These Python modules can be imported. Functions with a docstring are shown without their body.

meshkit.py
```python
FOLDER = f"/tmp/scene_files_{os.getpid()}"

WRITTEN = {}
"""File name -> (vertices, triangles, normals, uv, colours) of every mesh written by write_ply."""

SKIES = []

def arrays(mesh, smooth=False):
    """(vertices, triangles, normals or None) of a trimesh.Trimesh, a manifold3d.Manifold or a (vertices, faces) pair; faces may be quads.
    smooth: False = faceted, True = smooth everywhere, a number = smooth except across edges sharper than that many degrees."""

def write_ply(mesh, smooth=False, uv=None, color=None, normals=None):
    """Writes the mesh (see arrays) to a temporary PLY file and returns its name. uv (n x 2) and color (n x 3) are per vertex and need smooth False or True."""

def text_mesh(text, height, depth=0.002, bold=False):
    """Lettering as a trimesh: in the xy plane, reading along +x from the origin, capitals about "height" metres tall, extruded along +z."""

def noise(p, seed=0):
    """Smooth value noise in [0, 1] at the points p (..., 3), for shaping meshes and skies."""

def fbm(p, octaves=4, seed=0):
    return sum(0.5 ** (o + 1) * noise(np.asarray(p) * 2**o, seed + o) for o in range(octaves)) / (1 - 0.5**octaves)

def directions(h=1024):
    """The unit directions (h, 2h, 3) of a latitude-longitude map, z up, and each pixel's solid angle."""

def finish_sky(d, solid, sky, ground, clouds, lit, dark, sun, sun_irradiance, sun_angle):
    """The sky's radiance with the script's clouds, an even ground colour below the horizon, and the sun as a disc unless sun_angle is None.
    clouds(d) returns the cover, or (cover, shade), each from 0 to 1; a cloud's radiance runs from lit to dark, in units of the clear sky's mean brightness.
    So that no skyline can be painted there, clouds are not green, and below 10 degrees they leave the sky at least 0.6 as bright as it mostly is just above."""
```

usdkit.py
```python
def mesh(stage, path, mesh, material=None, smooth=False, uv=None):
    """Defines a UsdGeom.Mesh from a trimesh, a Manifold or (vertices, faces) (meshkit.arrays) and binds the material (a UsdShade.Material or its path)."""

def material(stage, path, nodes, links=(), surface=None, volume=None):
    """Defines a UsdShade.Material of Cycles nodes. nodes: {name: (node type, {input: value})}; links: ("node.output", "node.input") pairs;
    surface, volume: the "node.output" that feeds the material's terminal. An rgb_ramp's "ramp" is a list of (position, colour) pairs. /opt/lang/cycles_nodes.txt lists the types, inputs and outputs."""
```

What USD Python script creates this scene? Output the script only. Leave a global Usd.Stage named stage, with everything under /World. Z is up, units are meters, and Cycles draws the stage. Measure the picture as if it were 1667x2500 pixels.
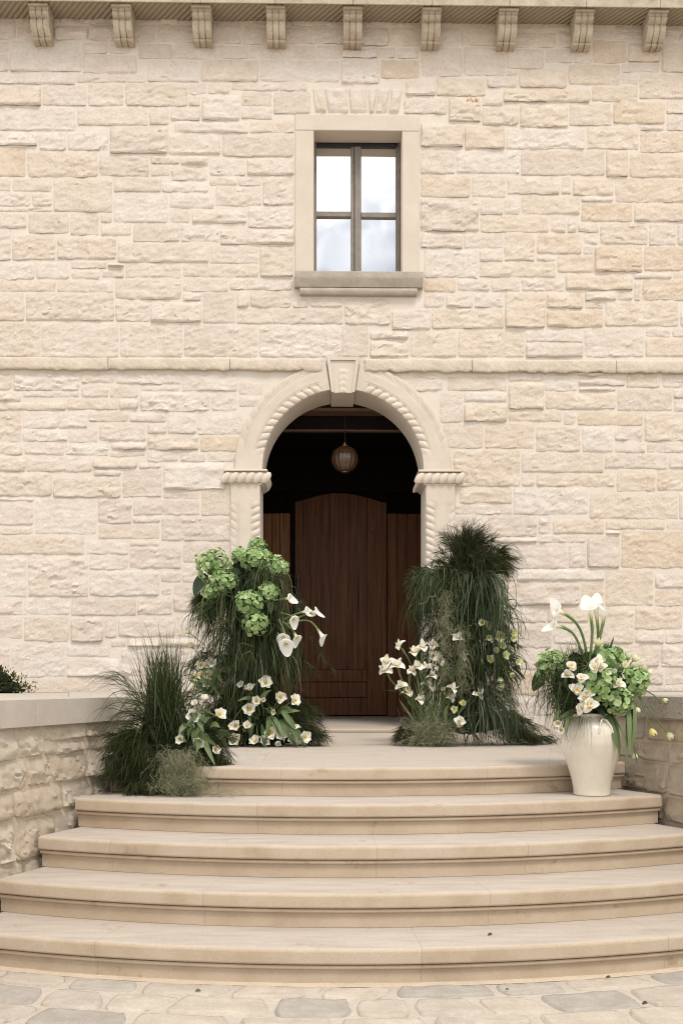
import math, random
import numpy as np, trimesh
from shapely import geometry as sg, affinity, ops as sops
import usdkit, meshkit
from meshkit import fbm, noise
from pxr import Usd, UsdGeom, UsdLux, UsdShade, Gf, Sdf

stage = Usd.Stage.CreateInMemory()
UsdGeom.SetStageUpAxis(stage, 'Z')
UsdGeom.SetStageMetersPerUnit(stage, 1.0)
UsdGeom.Xform.Define(stage, '/World')
PI = math.pi

# ---------------------------------------------------------------- camera, sky, sun
CAM = np.array([-0.152, -8.68, 1.19]); YAW = math.radians(0.92)
cam = UsdGeom.Camera.Define(stage, '/World/camera')
cam.CreateHorizontalApertureAttr(24.0); cam.CreateFocalLengthAttr(35.0)
cam.CreateVerticalApertureOffsetAttr(5.975)
cam.CreateExposureAttr(0.76)
cam.AddTranslateOp().Set(Gf.Vec3d(*CAM)); cam.AddRotateZOp().Set(-math.degrees(YAW)); cam.AddRotateXOp().Set(90.0)

SUN_DIR = np.array([0.24, -0.62, 1.15]); SUN_DIR /= np.linalg.norm(SUN_DIR)
SUN_EL = math.asin(SUN_DIR[2]); SUN_ROT = math.atan2(SUN_DIR[0], SUN_DIR[1])
sun = UsdLux.DistantLight.Define(stage, '/World/sun')
sun.CreateIntensityAttr(0.38); sun.CreateAngleAttr(16.0); sun.CreateColorAttr(Gf.Vec3f(1.0, 0.955, 0.90))
sun.CreateNormalizeAttr(True)
yaw_s = math.degrees(math.atan2(SUN_DIR[1], SUN_DIR[0]))
sun.AddRotateZOp().Set(yaw_s + 90); sun.AddRotateXOp().Set(90 - math.degrees(SUN_EL))
sky_mat = usdkit.material(stage, '/World/Looks/sky', {
    'sky': ('sky_texture', {'sky_type': 'single_scattering', 'sun_disc': False, 'sun_elevation': SUN_EL, 'sun_rotation': SUN_ROT, 'aerosol_density': 3.0}),
    'tc': ('texture_coordinate', {}),
    'mp': ('mapping', {'location': (0.48, 3.44, 3.08)}),
    'n': ('noise_texture', {'scale': 4.5, 'detail': 5, 'roughness': 0.55}),
    'r': ('rgb_ramp', {'ramp': [(0.0, (2.3, 2.45, 2.8)), (0.40, (3.2, 3.4, 3.75)), (0.50, (7.7, 7.55, 7.4)), (0.58, (9.0, 8.75, 8.45)), (1.0, (9.0, 8.75, 8.45))]}),
    'mx': ('mix_color', {'fac': 0.9, 'use_clamp': False}),
    'bg': ('background_shader', {'strength': 0.12})},
    [('tc.generated', 'mp.vector'), ('mp.vector', 'n.vector'), ('n.fac', 'r.fac'), ('r.color', 'mx.b'), ('sky.color', 'mx.a'), ('mx.result', 'bg.color')], surface='bg.background')
dome = UsdLux.DomeLight.Define(stage, '/World/sky')
UsdShade.MaterialBindingAPI.Apply(dome.GetPrim()).Bind(sky_mat)
dome.GetPrim().SetCustomDataByKey('kind', 'structure')

RIGHT = np.array([math.cos(YAW), -math.sin(YAW), 0]); FWD = np.array([math.sin(YAW), math.cos(YAW), 0])
FPX = 2430.0
def at(tx, ty, d):
    'the world point seen at photograph position (tx, ty) at distance d along the view'
    return CAM + FWD * d + RIGHT * ((tx - 833.5) / FPX * d) + np.array([0, 0, -(ty - 1665.0) / FPX * d])
def fac(tx, ty):
    'the point (x, z) of the house front (the plane y = 0) seen at (tx, ty)'
    r = FWD + RIGHT * (tx - 833.5) / FPX + np.array([0, 0, -(ty - 1665.0) / FPX])
    p = CAM + r * (-CAM[1] / r[1])
    return p[0], p[2]

# ---------------------------------------------------------------- helpers
used = {}
def numbered(base):
    k = used.get(base, -1) + 1
    used[base] = k
    return base if k == 0 else f'{base}_{k:03d}'
def path_for(name, parent):
    return numbered((parent.GetPath().pathString if parent else '/World') + '/' + name)
def tag(prim, label=None, cat=None, group=None, kind=None):
    for k, v in (('label', label), ('category', cat), ('group', group), ('kind', kind)):
        if v: prim.SetCustomDataByKey(k, v)
    return prim
def thing(name, label, cat, loc=(0, 0, 0), group=None):
    x = UsdGeom.Xform.Define(stage, path_for(name, None))
    x.AddTranslateOp().Set(Gf.Vec3d(*map(float, loc)))
    p = tag(x.GetPrim(), label, cat, group)
    ORIGIN[p.GetPath().pathString] = np.array(loc, float)
    return p
ORIGIN = {}
def origin(parent):
    if parent is None: return np.zeros(3)
    s = parent.GetPath().pathString
    while s not in ORIGIN:
        s = s.rpartition('/')[0]
        if s in ('', '/World'): return np.zeros(3)
    return ORIGIN[s]
def obj(name, mesh, mat, parent=None, smooth=False, uv=None, **kw):
    v, f, = (mesh.vertices, mesh.faces) if hasattr(mesh, 'vertices') else (mesh[0], mesh[1])
    v = np.asarray(v, float) - origin(parent)
    p = usdkit.mesh(stage, path_for(name, parent), (v, np.asarray(f)), mat, smooth=smooth, uv=uv).GetPrim()
    return tag(p, **kw)
def box(x0, x1, y0, y1, z0, z1):
    b = trimesh.creation.box(extents=(x1 - x0, y1 - y0, z1 - z0)); b.apply_translation(((x0 + x1) / 2, (y0 + y1) / 2, (z0 + z1) / 2)); return b
def rbox(x0, x1, y0, y1, z0, z1, r=0.006):
    'a box with chamfered edges'
    x0, x1 = min(x0, x1), max(x0, x1)
    c = np.array([(x0 + x1) / 2, (y0 + y1) / 2, (z0 + z1) / 2]); e = np.array([x1 - x0, y1 - y0, z1 - z0]) / 2
    r = min(r, *(e * 0.45)); pts = []
    for sx in (-1, 1):
        for sy in (-1, 1):
            for sz in (-1, 1):
                s = np.array([sx, sy, sz])
                for k in range(3):
                    q = e - r; q[k] = e[k]; pts.append(c + s * q)
    return trimesh.convex.convex_hull(np.array(pts))
def join(ms):
    ms = [m if hasattr(m, 'vertices') else trimesh.Trimesh(m[0], tri(m[1]), process=False) for m in ms]
    return trimesh.util.concatenate(ms)
def tri(f):
    f = np.asarray(f)
    return f if f.shape[1] == 3 else np.vstack([f[:, [0, 1, 2]], f[:, [0, 2, 3]]])
def grid_faces(nu, nv, wrap=False):
    i, j = np.meshgrid(np.arange(nu - (0 if wrap else 1)), np.arange(nv - 1), indexing='ij')
    a = i * nv + j; b = ((i + 1) % nu) * nv + j
    return np.stack([a, b, b + 1, a + 1], -1).reshape(-1, 4)
def prism(poly, y0, y1):
    'extrudes an (x, z) polygon along y'
    m = trimesh.creation.extrude_polygon(poly, y1 - y0)
    v = m.vertices.copy(); m.vertices = np.stack([v[:, 0], y1 - v[:, 2], v[:, 1]], 1)
    return m
def slab(poly, z0, z1):
    m = trimesh.creation.extrude_polygon(poly, z1 - z0); m.apply_translation((0, 0, z0)); return m
def tube(pts, r, n=6):
    pts = np.asarray(pts, float); m = len(pts); r = np.broadcast_to(r, m)
    t = np.gradient(pts, axis=0); t /= np.linalg.norm(t, axis=1, keepdims=True) + 1e-12
    ref = np.array([0.13, 0.97, 0.21]) if abs(t[:, 1]).mean() < 0.8 else np.array([1.0, 0, 0])
    a = np.cross(t, ref); a /= np.linalg.norm(a, axis=1, keepdims=True) + 1e-12
    b = np.cross(t, a); th = np.arange(n) * 2 * PI / n
    v = pts[:, None] + r[:, None, None] * (a[:, None] * np.cos(th)[None, :, None] + b[:, None] * np.sin(th)[None, :, None])
    i, j = np.meshgrid(np.arange(m - 1), np.arange(n), indexing='ij'); k = (j + 1) % n
    f = np.stack([i * n + j, i * n + k, (i + 1) * n + k, (i + 1) * n + j], -1).reshape(-1, 4)
    v = np.vstack([v.reshape(-1, 3), pts[:1], pts[-1:]]); c0, c1 = m * n, m * n + 1
    cap = [[c0, (q + 1) % n, q] for q in range(n)] + [[c1, (m - 1) * n + q, (m - 1) * n + (q + 1) % n] for q in range(n)]
    return trimesh.Trimesh(v, np.vstack([tri(f), cap]), process=False)
def bez(p0, p1, p2, p3, n=12):
    t = np.linspace(0, 1, n)[:, None]
    return (1 - t) ** 3 * p0 + 3 * t * (1 - t) ** 2 * p1 + 3 * t * t * (1 - t) * p2 + t ** 3 * p3
def lathe(prof, n=48, c=(0, 0, 0)):
    prof = np.asarray(prof, float); th = np.arange(n) * 2 * PI / n
    v = np.stack([np.cos(th)[:, None] * prof[:, 0], np.sin(th)[:, None] * prof[:, 0], np.broadcast_to(prof[:, 1], (n, len(prof)))], -1).reshape(-1, 3) + np.array(c)
    return trimesh.Trimesh(v, tri(grid_faces(n, len(prof), True)), process=False)
def sstep(x):
    x = np.clip(x, 0, 1); return x * x * (3 - 2 * x)

# ---------------------------------------------------------------- materials
def stone_mat(name, base, tint=None, scale=5.0, bump=0.35, fine=90.0, rough=0.92, amp=0.16, speck=None, specks=0.5, speckscale=70.0):
    b = np.array(base); t = np.array(tint if tint is not None else b * 0.8)
    nodes = {'g': ('geometry', {}),
        'n1': ('noise_texture', {'scale': scale, 'detail': 4, 'roughness': 0.6}),
        'r1': ('rgb_ramp', {'ramp': [(0.25, t), (0.6, b), (0.8, np.minimum(b * (1 + amp * 0.6), 0.9))]}),
        'n2': ('noise_texture', {'scale': fine, 'detail': 3, 'roughness': 0.7}),
        'r2': ('rgb_ramp', {'ramp': [(0.2, (1 - amp, 1 - amp, 1 - amp)), (0.5, (1, 1, 1)), (0.8, (1 + amp * 0.5,) * 3)]}),
        'mx': ('mix_color', {'blend_type': 'multiply', 'fac': 1.0, 'use_clamp': False}),
        'bp': ('bump', {'strength': bump, 'distance': 0.006}),
        'p': ('principled_bsdf', {'roughness': rough, 'specular_ior_level': 0.25})}
    links = [('g.position', 'n1.vector'), ('g.position', 'n2.vector'), ('n1.fac', 'r1.fac'), ('n2.fac', 'r2.fac'),
             ('r1.color', 'mx.a'), ('r2.color', 'mx.b'), ('n2.fac', 'bp.height'), ('bp.normal', 'p.normal')]
    if speck is not None:
        nodes['n3'] = ('noise_texture', {'scale': speckscale, 'detail': 4, 'roughness': 0.75})
        nodes['r3'] = ('rgb_ramp', {'ramp': [(specks, (0, 0, 0)), (specks + 0.07, (1, 1, 1))]})
        nodes['m3'] = ('mix_color', {'b': speck})
        links += [('g.position', 'n3.vector'), ('n3.fac', 'r3.fac'), ('r3.color', 'm3.fac'), ('mx.result', 'm3.a'), ('m3.result', 'p.base_color')]
    else:
        links.append(('mx.result', 'p.base_color'))
    return usdkit.material(stage, '/World/Looks/' + name, nodes, links, surface='p.BSDF')
def plain(name, col, rough=0.6, spec=0.4, metallic=0.0, var=0.12, scale=20.0, bump=0.0, **kw):
    b = np.array(col)
    nodes = {'g': ('geometry', {}), 'n': ('noise_texture', {'scale': scale, 'detail': 3}),
             'r': ('rgb_ramp', {'ramp': [(0.3, b * (1 - var)), (0.7, np.minimum(b * (1 + var), 1))]}),
             'p': ('principled_bsdf', {'roughness': rough, 'specular_ior_level': spec, 'metallic': metallic, **kw})}
    links = [('g.position', 'n.vector'), ('n.fac', 'r.fac'), ('r.color', 'p.base_color')]
    if bump:
        nodes['bp'] = ('bump', {'strength': bump, 'distance': 0.004}); links += [('n.fac', 'bp.height'), ('bp.normal', 'p.normal')]
    return usdkit.material(stage, '/World/Looks/' + name, nodes, links, surface='p.BSDF')
def wood(name, dark, light, scale=1.0, rough=0.45):
    nodes = {'g': ('geometry', {}), 'mp': ('mapping', {'scale': (38 * scale, 38 * scale, 1.6 * scale)}),
             'n': ('noise_texture', {'scale': 1.0, 'detail': 5, 'roughness': 0.6, 'distortion': 0.6}),
             'r': ('rgb_ramp', {'ramp': [(0.3, dark), (0.62, light), (0.85, np.array(light) * 1.25)]}),
             'bp': ('bump', {'strength': 0.25, 'distance': 0.003}),
             'p': ('principled_bsdf', {'roughness': rough, 'specular_ior_level': 0.15})}
    return usdkit.material(stage, '/World/Looks/' + name, nodes, [('g.position', 'mp.vector'), ('mp.vector', 'n.vector'), ('n.fac', 'r.fac'), ('r.color', 'p.base_color'), ('n.fac', 'bp.height'), ('bp.normal', 'p.normal')], surface='p.BSDF')
def leafy(name, ramp_rand, ramp_len=None, rough=0.5, trans=0.25, spec=0.3):
    'leaf or petal: colour by uv.u (differs per blade) multiplied by a ramp along uv.v; some light passes through'
    nodes = {'uv': ('uvmap', {'attribute': 'st'}), 'sx': ('separate_xyz', {}),
             'r': ('rgb_ramp', {'ramp': ramp_rand}), 'r2': ('rgb_ramp', {'ramp': ramp_len or [(0, (1, 1, 1)), (1, (1, 1, 1))]}),
             'mx': ('mix_color', {'blend_type': 'multiply', 'fac': 1.0}),
             'p': ('principled_bsdf', {'roughness': rough, 'specular_ior_level': spec}), 't': ('translucent_bsdf', {}), 'm': ('mix_closure', {'fac': trans})}
    return usdkit.material(stage, '/World/Looks/' + name, nodes, [('uv.UV', 'sx.vector'), ('sx.x', 'r.fac'), ('sx.y', 'r2.fac'), ('r.color', 'mx.a'), ('r2.color', 'mx.b'),
        ('mx.result', 'p.base_color'), ('mx.result', 't.color'), ('p.BSDF', 'm.closure1'), ('t.BSDF', 'm.closure2')], surface='m.closure')

M = {}
PALE = [(0.59, 0.52, 0.45), (0.575, 0.50, 0.42), (0.605, 0.545, 0.48), (0.56, 0.49, 0.42)]
TAN = [(0.58, 0.50, 0.41), (0.565, 0.475, 0.375), (0.59, 0.515, 0.43)]
for i, c in enumerate(PALE): M[f'pale{i}'] = stone_mat(f'pale_limestone_{i+1:03d}', c, np.array(c) * (0.90, 0.87, 0.83), scale=7.0, bump=0.9, fine=58, amp=0.20)
for i, c in enumerate(TAN): M[f'tan{i}'] = stone_mat(f'tan_limestone_{i+1:03d}', c, np.array(c) * (0.88, 0.84, 0.78), scale=7.0, bump=0.9, fine=58, amp=0.20)
M['mortar'] = stone_mat('pale_mortar', (0.625, 0.565, 0.49), (0.58, 0.515, 0.435), scale=4, bump=0.5, fine=60, amp=0.1)
M['carved'] = stone_mat('carved_limestone', (0.57, 0.50, 0.42), (0.52, 0.45, 0.37), scale=3.5, bump=0.35, fine=120, amp=0.12)
M['string'] = stone_mat('string_course_stone', (0.55, 0.475, 0.385), (0.48, 0.41, 0.325), scale=8, bump=0.7, fine=60, amp=0.2)
M['sill'] = stone_mat('grey_sill_stone', (0.40, 0.355, 0.29), (0.33, 0.29, 0.235), scale=9, bump=0.6, fine=90, amp=0.25)
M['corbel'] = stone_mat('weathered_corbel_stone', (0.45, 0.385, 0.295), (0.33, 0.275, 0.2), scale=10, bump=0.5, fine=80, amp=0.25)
M['tread'] = usdkit.material(stage, '/World/Looks/sky_greyed_step_stone', {  # upward faces mixed greyer by normal: sky light put into the colour
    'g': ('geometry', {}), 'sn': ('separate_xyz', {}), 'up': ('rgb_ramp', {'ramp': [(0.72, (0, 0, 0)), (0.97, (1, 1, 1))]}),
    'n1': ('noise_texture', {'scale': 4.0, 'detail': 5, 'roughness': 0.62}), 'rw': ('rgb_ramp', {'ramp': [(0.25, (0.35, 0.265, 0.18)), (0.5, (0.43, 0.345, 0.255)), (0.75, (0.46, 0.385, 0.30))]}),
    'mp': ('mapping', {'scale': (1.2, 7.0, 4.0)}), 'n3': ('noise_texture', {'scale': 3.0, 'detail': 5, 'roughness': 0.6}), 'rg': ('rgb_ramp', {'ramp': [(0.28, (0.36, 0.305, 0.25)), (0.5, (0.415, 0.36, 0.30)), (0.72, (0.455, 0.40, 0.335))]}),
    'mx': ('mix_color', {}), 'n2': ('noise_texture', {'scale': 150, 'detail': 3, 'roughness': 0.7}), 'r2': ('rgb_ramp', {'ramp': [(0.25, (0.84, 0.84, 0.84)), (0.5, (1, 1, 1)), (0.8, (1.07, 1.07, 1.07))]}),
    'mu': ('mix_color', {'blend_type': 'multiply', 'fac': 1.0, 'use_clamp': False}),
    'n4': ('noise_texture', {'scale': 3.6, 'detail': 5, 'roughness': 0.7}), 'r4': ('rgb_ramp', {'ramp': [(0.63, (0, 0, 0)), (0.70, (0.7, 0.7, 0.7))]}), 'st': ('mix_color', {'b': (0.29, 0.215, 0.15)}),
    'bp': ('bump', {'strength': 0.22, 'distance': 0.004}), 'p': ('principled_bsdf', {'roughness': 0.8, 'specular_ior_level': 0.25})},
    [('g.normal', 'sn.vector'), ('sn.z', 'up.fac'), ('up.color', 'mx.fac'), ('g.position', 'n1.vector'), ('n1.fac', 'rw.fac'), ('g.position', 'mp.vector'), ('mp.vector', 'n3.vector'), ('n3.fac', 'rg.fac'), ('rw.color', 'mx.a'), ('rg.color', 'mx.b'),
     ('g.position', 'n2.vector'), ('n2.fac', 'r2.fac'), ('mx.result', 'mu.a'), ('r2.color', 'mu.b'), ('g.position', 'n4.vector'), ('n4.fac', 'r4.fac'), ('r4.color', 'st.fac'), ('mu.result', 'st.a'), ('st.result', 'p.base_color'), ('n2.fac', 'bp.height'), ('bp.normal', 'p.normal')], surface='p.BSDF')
M['riser'] = stone_mat('warm_riser_stone', (0.45, 0.36, 0.265), (0.385, 0.295, 0.205), scale=5.0, bump=0.2, fine=140, amp=0.12, speck=(0.35, 0.255, 0.165), specks=0.62, speckscale=7.0)
M['coping'] = stone_mat('grey_coping_stone', (0.42, 0.37, 0.315), (0.36, 0.315, 0.265), scale=5, bump=0.25, fine=130, amp=0.15)
M['lichen'] = stone_mat('lichen_coping_stone', (0.33, 0.285, 0.235), (0.27, 0.23, 0.19), scale=6, bump=0.4, fine=130, amp=0.2, speck=(0.07, 0.062, 0.055), specks=0.56, speckscale=95.0)
M['sandy'] = stone_mat('sandy_mortar', (0.50, 0.415, 0.31), (0.44, 0.36, 0.265), scale=6, bump=0.5, fine=70, amp=0.15)
for i, c in enumerate([(0.425, 0.37, 0.305), (0.385, 0.345, 0.295), (0.455, 0.395, 0.32), (0.35, 0.315, 0.272)]):
    M[f'sett{i}'] = stone_mat(f'paving_stone_{i+1:03d}', c, np.array(c) * (0.82, 0.80, 0.78), scale=9, bump=0.5, fine=80, amp=0.18)
for i, c in enumerate([(0.43, 0.36, 0.275), (0.40, 0.34, 0.27), (0.455, 0.395, 0.315), (0.41, 0.33, 0.24)]):
    M[f'terrace{i}'] = stone_mat(f'terrace_stone_{i+1:03d}', c, np.array(c) * (0.86, 0.83, 0.78), scale=8, bump=0.5, fine=90, amp=0.15)
M['ground'] = stone_mat('paving_mortar', (0.455, 0.40, 0.335), (0.40, 0.345, 0.28), scale=5, bump=0.6, fine=60, amp=0.2)
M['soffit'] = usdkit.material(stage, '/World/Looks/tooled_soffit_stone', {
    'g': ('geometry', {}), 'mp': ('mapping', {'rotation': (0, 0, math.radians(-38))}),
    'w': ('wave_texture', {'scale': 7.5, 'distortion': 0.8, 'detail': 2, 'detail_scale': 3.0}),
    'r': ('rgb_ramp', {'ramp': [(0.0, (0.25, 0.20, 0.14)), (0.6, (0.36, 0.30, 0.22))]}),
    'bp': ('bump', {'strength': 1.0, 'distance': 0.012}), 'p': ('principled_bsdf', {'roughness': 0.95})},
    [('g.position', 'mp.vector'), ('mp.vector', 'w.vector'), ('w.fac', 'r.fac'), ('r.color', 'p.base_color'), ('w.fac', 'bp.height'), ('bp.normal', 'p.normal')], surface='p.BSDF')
M['door'] = wood('dark_door_wood', (0.066, 0.027, 0.012), (0.205, 0.086, 0.036))
M['door_lit'] = wood('lit_frame_wood', (0.15, 0.065, 0.028), (0.34, 0.155, 0.068))  # lit copy of the door wood; boards opposite keep the darker one
M['shadewood'] = wood('shade_darkened_wood', (0.006, 0.004, 0.003), (0.011, 0.007, 0.005), rough=0.8)  # dark wood taken near black: shade of the recess put into its colour
M['lit_trim'] = plain('lit_ceiling_trim_wood', (0.11, 0.065, 0.045), 0.6)  # paler wood for strips painted as if catching light: ceiling front, beam underside
M['inside'] = plain('shaded_interior_plaster', (0.02, 0.015, 0.012), 0.9)  # plaster colour made near black to carry the shade of the interior
M['iron'] = plain('wrought_iron', (0.15, 0.145, 0.15), 0.4, 0.6, 0.2)
M['frame'] = plain('bronze_window_metal', (0.20, 0.175, 0.145), 0.5, 0.4, 0.3)
M['gap_cord_dark'] = plain('shadow_gap_cord_black', (0.02, 0.022, 0.025), 0.5)
M['blind'] = plain('brown_blind_rail', (0.24, 0.175, 0.145), 0.6)
M['pane'] = usdkit.material(stage, '/World/Looks/window_glass', {
    'g': ('geometry', {}), 'n': ('noise_texture', {'scale': 1.6, 'detail': 1}), 'bp': ('bump', {'strength': 0.25, 'distance': 0.02}),
    't': ('transparent_bsdf', {'color': (0.8, 0.83, 0.85)}), 'gl': ('glossy_bsdf', {'color': (0.97, 0.98, 1.0), 'roughness': 0.03}), 'm': ('mix_closure', {'fac': 0.72})},
    [('g.position', 'n.vector'), ('n.fac', 'bp.height'), ('bp.normal', 'gl.normal'), ('t.BSDF', 'm.closure1'), ('gl.BSDF', 'm.closure2')], surface='m.closure')
M['amber'] = usdkit.material(stage, '/World/Looks/amber_glass', {
    't': ('transparent_bsdf', {'color': (0.34, 0.20, 0.11)}), 'p': ('principled_bsdf', {'base_color': (0.10, 0.055, 0.028), 'roughness': 0.12, 'specular_ior_level': 0.9, 'coat_weight': 0.6, 'coat_roughness': 0.04}),
    'm': ('mix_closure', {'fac': 0.62})}, [('t.BSDF', 'm.closure1'), ('p.BSDF', 'm.closure2')], surface='m.closure')
M['brass'] = plain('aged_brass', (0.30, 0.19, 0.09), 0.35, 0.5, 0.9)
M['bulb'] = plain('bulb_glass', (0.30, 0.22, 0.15), 0.2)
M['glaze'] = usdkit.material(stage, '/World/Looks/crackled_cream_glaze', {
    'g': ('geometry', {}), 'n': ('noise_texture', {'scale': 14, 'detail': 4}), 'r': ('rgb_ramp', {'ramp': [(0.3, (0.585, 0.525, 0.43)), (0.6, (0.625, 0.57, 0.475)), (0.8, (0.64, 0.585, 0.495))]}),
    'v': ('voronoi_texture', {'scale': 130, 'feature': 'distance_to_edge'}), 'vr': ('rgb_ramp', {'ramp': [(0.0, (0.80, 0.78, 0.74)), (0.06, (1, 1, 1))]}),
    'mx': ('mix_color', {'blend_type': 'multiply', 'fac': 0.6}), 'bp': ('bump', {'strength': 0.12, 'distance': 0.003}),
    'p': ('principled_bsdf', {'roughness': 0.24, 'specular_ior_level': 0.5, 'coat_weight': 0.4, 'coat_roughness': 0.08})},
    [('g.position', 'n.vector'), ('g.position', 'v.vector'), ('n.fac', 'r.fac'), ('v.distance', 'vr.fac'), ('r.color', 'mx.a'), ('vr.color', 'mx.b'), ('mx.result', 'p.base_color'), ('n.fac', 'bp.height'), ('bp.normal', 'p.normal')], surface='p.BSDF')
M['glazerim'] = plain('worn_glaze_rim', (0.36, 0.27, 0.17), 0.5)
M['rust'] = plain('rust_stain', (0.50, 0.22, 0.06), 0.9)

# ---------------------------------------------------------------- rough stone faces
def chips(u, v, su, sv, rs, tilt, lift):
    'overlapping chipped flakes: each has its own plane, most of them proud at their lower edge'
    w, h = u.max(), v.max(); k = int(max(4, w * h / (su * sv) * 1.3)) + 4
    pu, pv = rs.uniform(-su, w + su, k), rs.uniform(-sv, h + sv, k)
    tu, tv, a = rs.normal(0, tilt * .6, k), -np.abs(rs.normal(tilt, tilt * .8, k)) * np.where(rs.rand(k) < .22, -1, 1), rs.normal(0, lift, k)
    q = np.stack([u * 9, v * 9, 0 * u], -1); wu = u + (noise(q * 2.3, 3) - .5) * su * .8; wv = v + (noise(q * 2.9, 4) - .5) * sv * .8
    d = ((wu[..., None] - pu) / su) ** 2 + ((wv[..., None] - pv) / sv) ** 2 + .5 * ((wu[..., None] - pu) / su) * ((wv[..., None] - pv) / sv)
    m = d.argmin(-1)
    return a[m] + tu[m] * (u - pu[m]) + tv[m] * (v - pv[m])
def rock(w, h, proud, seed, cell=0.012, rough=0.006, ledge=0.006, jitter=0.006, corner=0.02, side=0.005):
    'a rock-faced stone in its own plane: u along, v up, n outwards'
    rs = np.random.RandomState(seed)
    nu, nv = max(5, int(w / cell) + 1), max(5, int(h / cell) + 1)
    u, v = np.meshgrid(np.linspace(0, w, nu), np.linspace(0, h, nv), indexing='ij')
    o = np.array([seed * 7.31 % 97, seed * 3.17 % 89, seed * 1.7 % 31])
    q = np.stack([u, v, 0 * u], -1) + o
    eu, et, eb = np.minimum(u, w - u), h - v, v
    low = fbm(q * (6, 9, 1), 2, 1) - 0.5
    n = proud * (0.45 + 0.55 * (1 - v / h) + 1.5 * low) + chips(u, v, .11, .038, rs, ledge * 14, ledge * .5) + chips(u, v, .045, .020, rs, rough * 26, rough * .45) + rough * (fbm(q * (60, 75, 1), 2, 9) - .5)
    n = np.clip(n, 0.001, 0.075)
    cut = 0.35 + 0.65 * sstep(noise(q * (9, 1, 1), 21) * 1.9 - .45)
    f = sstep(eu / 0.012 + .12) * (0.30 + 0.70 * sstep(et / min(.05, h * .4))) * sstep(et / 0.010 + .15)
    n = n * f
    n = np.where(eb < 1e-6, n * (1 - cut), n) - 0.002 * (np.minimum(eu, et) < 1e-6)
    edge_u, edge_v = np.exp(-eu / 0.03), np.exp(-np.minimum(et, eb) / 0.02)
    du = (noise(q * (1, 22, 1), 3) - 0.5) * 2 * jitter * edge_u
    dv = (noise(q * (13, 1, 1), 4) - 0.5 + 0.8 * (noise(q * (42, 1, 1), 14) - 0.5)) * 2 * jitter * 1.2 * edge_v
    cp = np.exp(-(eu + np.minimum(et, eb)) / corner) * corner * (0.2 + 0.6 * noise(q * (5, 5, 1), 8))
    du += cp * np.sign(w / 2 - u); dv += cp * 0.7 * np.sign(h / 2 - v)
    v2 = v + dv; v2 = np.where(eb < 1e-6, v2 + 0.004, v2)
    return np.stack([u + du, v2, n], -1).reshape(-1, 3), grid_faces(nu, nv)
def on_facade(vf, x, z):
    v, f = vf
    return np.stack([v[:, 0] + x, -v[:, 2], v[:, 1] + z], 1), tri(f)

# ================================================================ GROUND
gr = 400.0
gx = np.concatenate([[-gr, -40, -8], np.linspace(-3, 3, 13), [8, 40, gr]])
gy = np.concatenate([[-gr, -40, -12], np.linspace(-6.5, -4, 11), [-1, 30, gr]])
X, Y = np.meshgrid(gx, gy, indexing='ij')
court = UsdGeom.Xform.Define(stage, path_for('paved_courtyard', None)).GetPrim()
tag(court, 'courtyard paved with worn grey and cream stones in pale mortar', 'paving', kind='structure')
obj('mortar_bed', (np.stack([X, Y, 0 * X], -1).reshape(-1, 3), tri(grid_faces(len(gx), len(gy)))), M['ground'], court)

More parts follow.
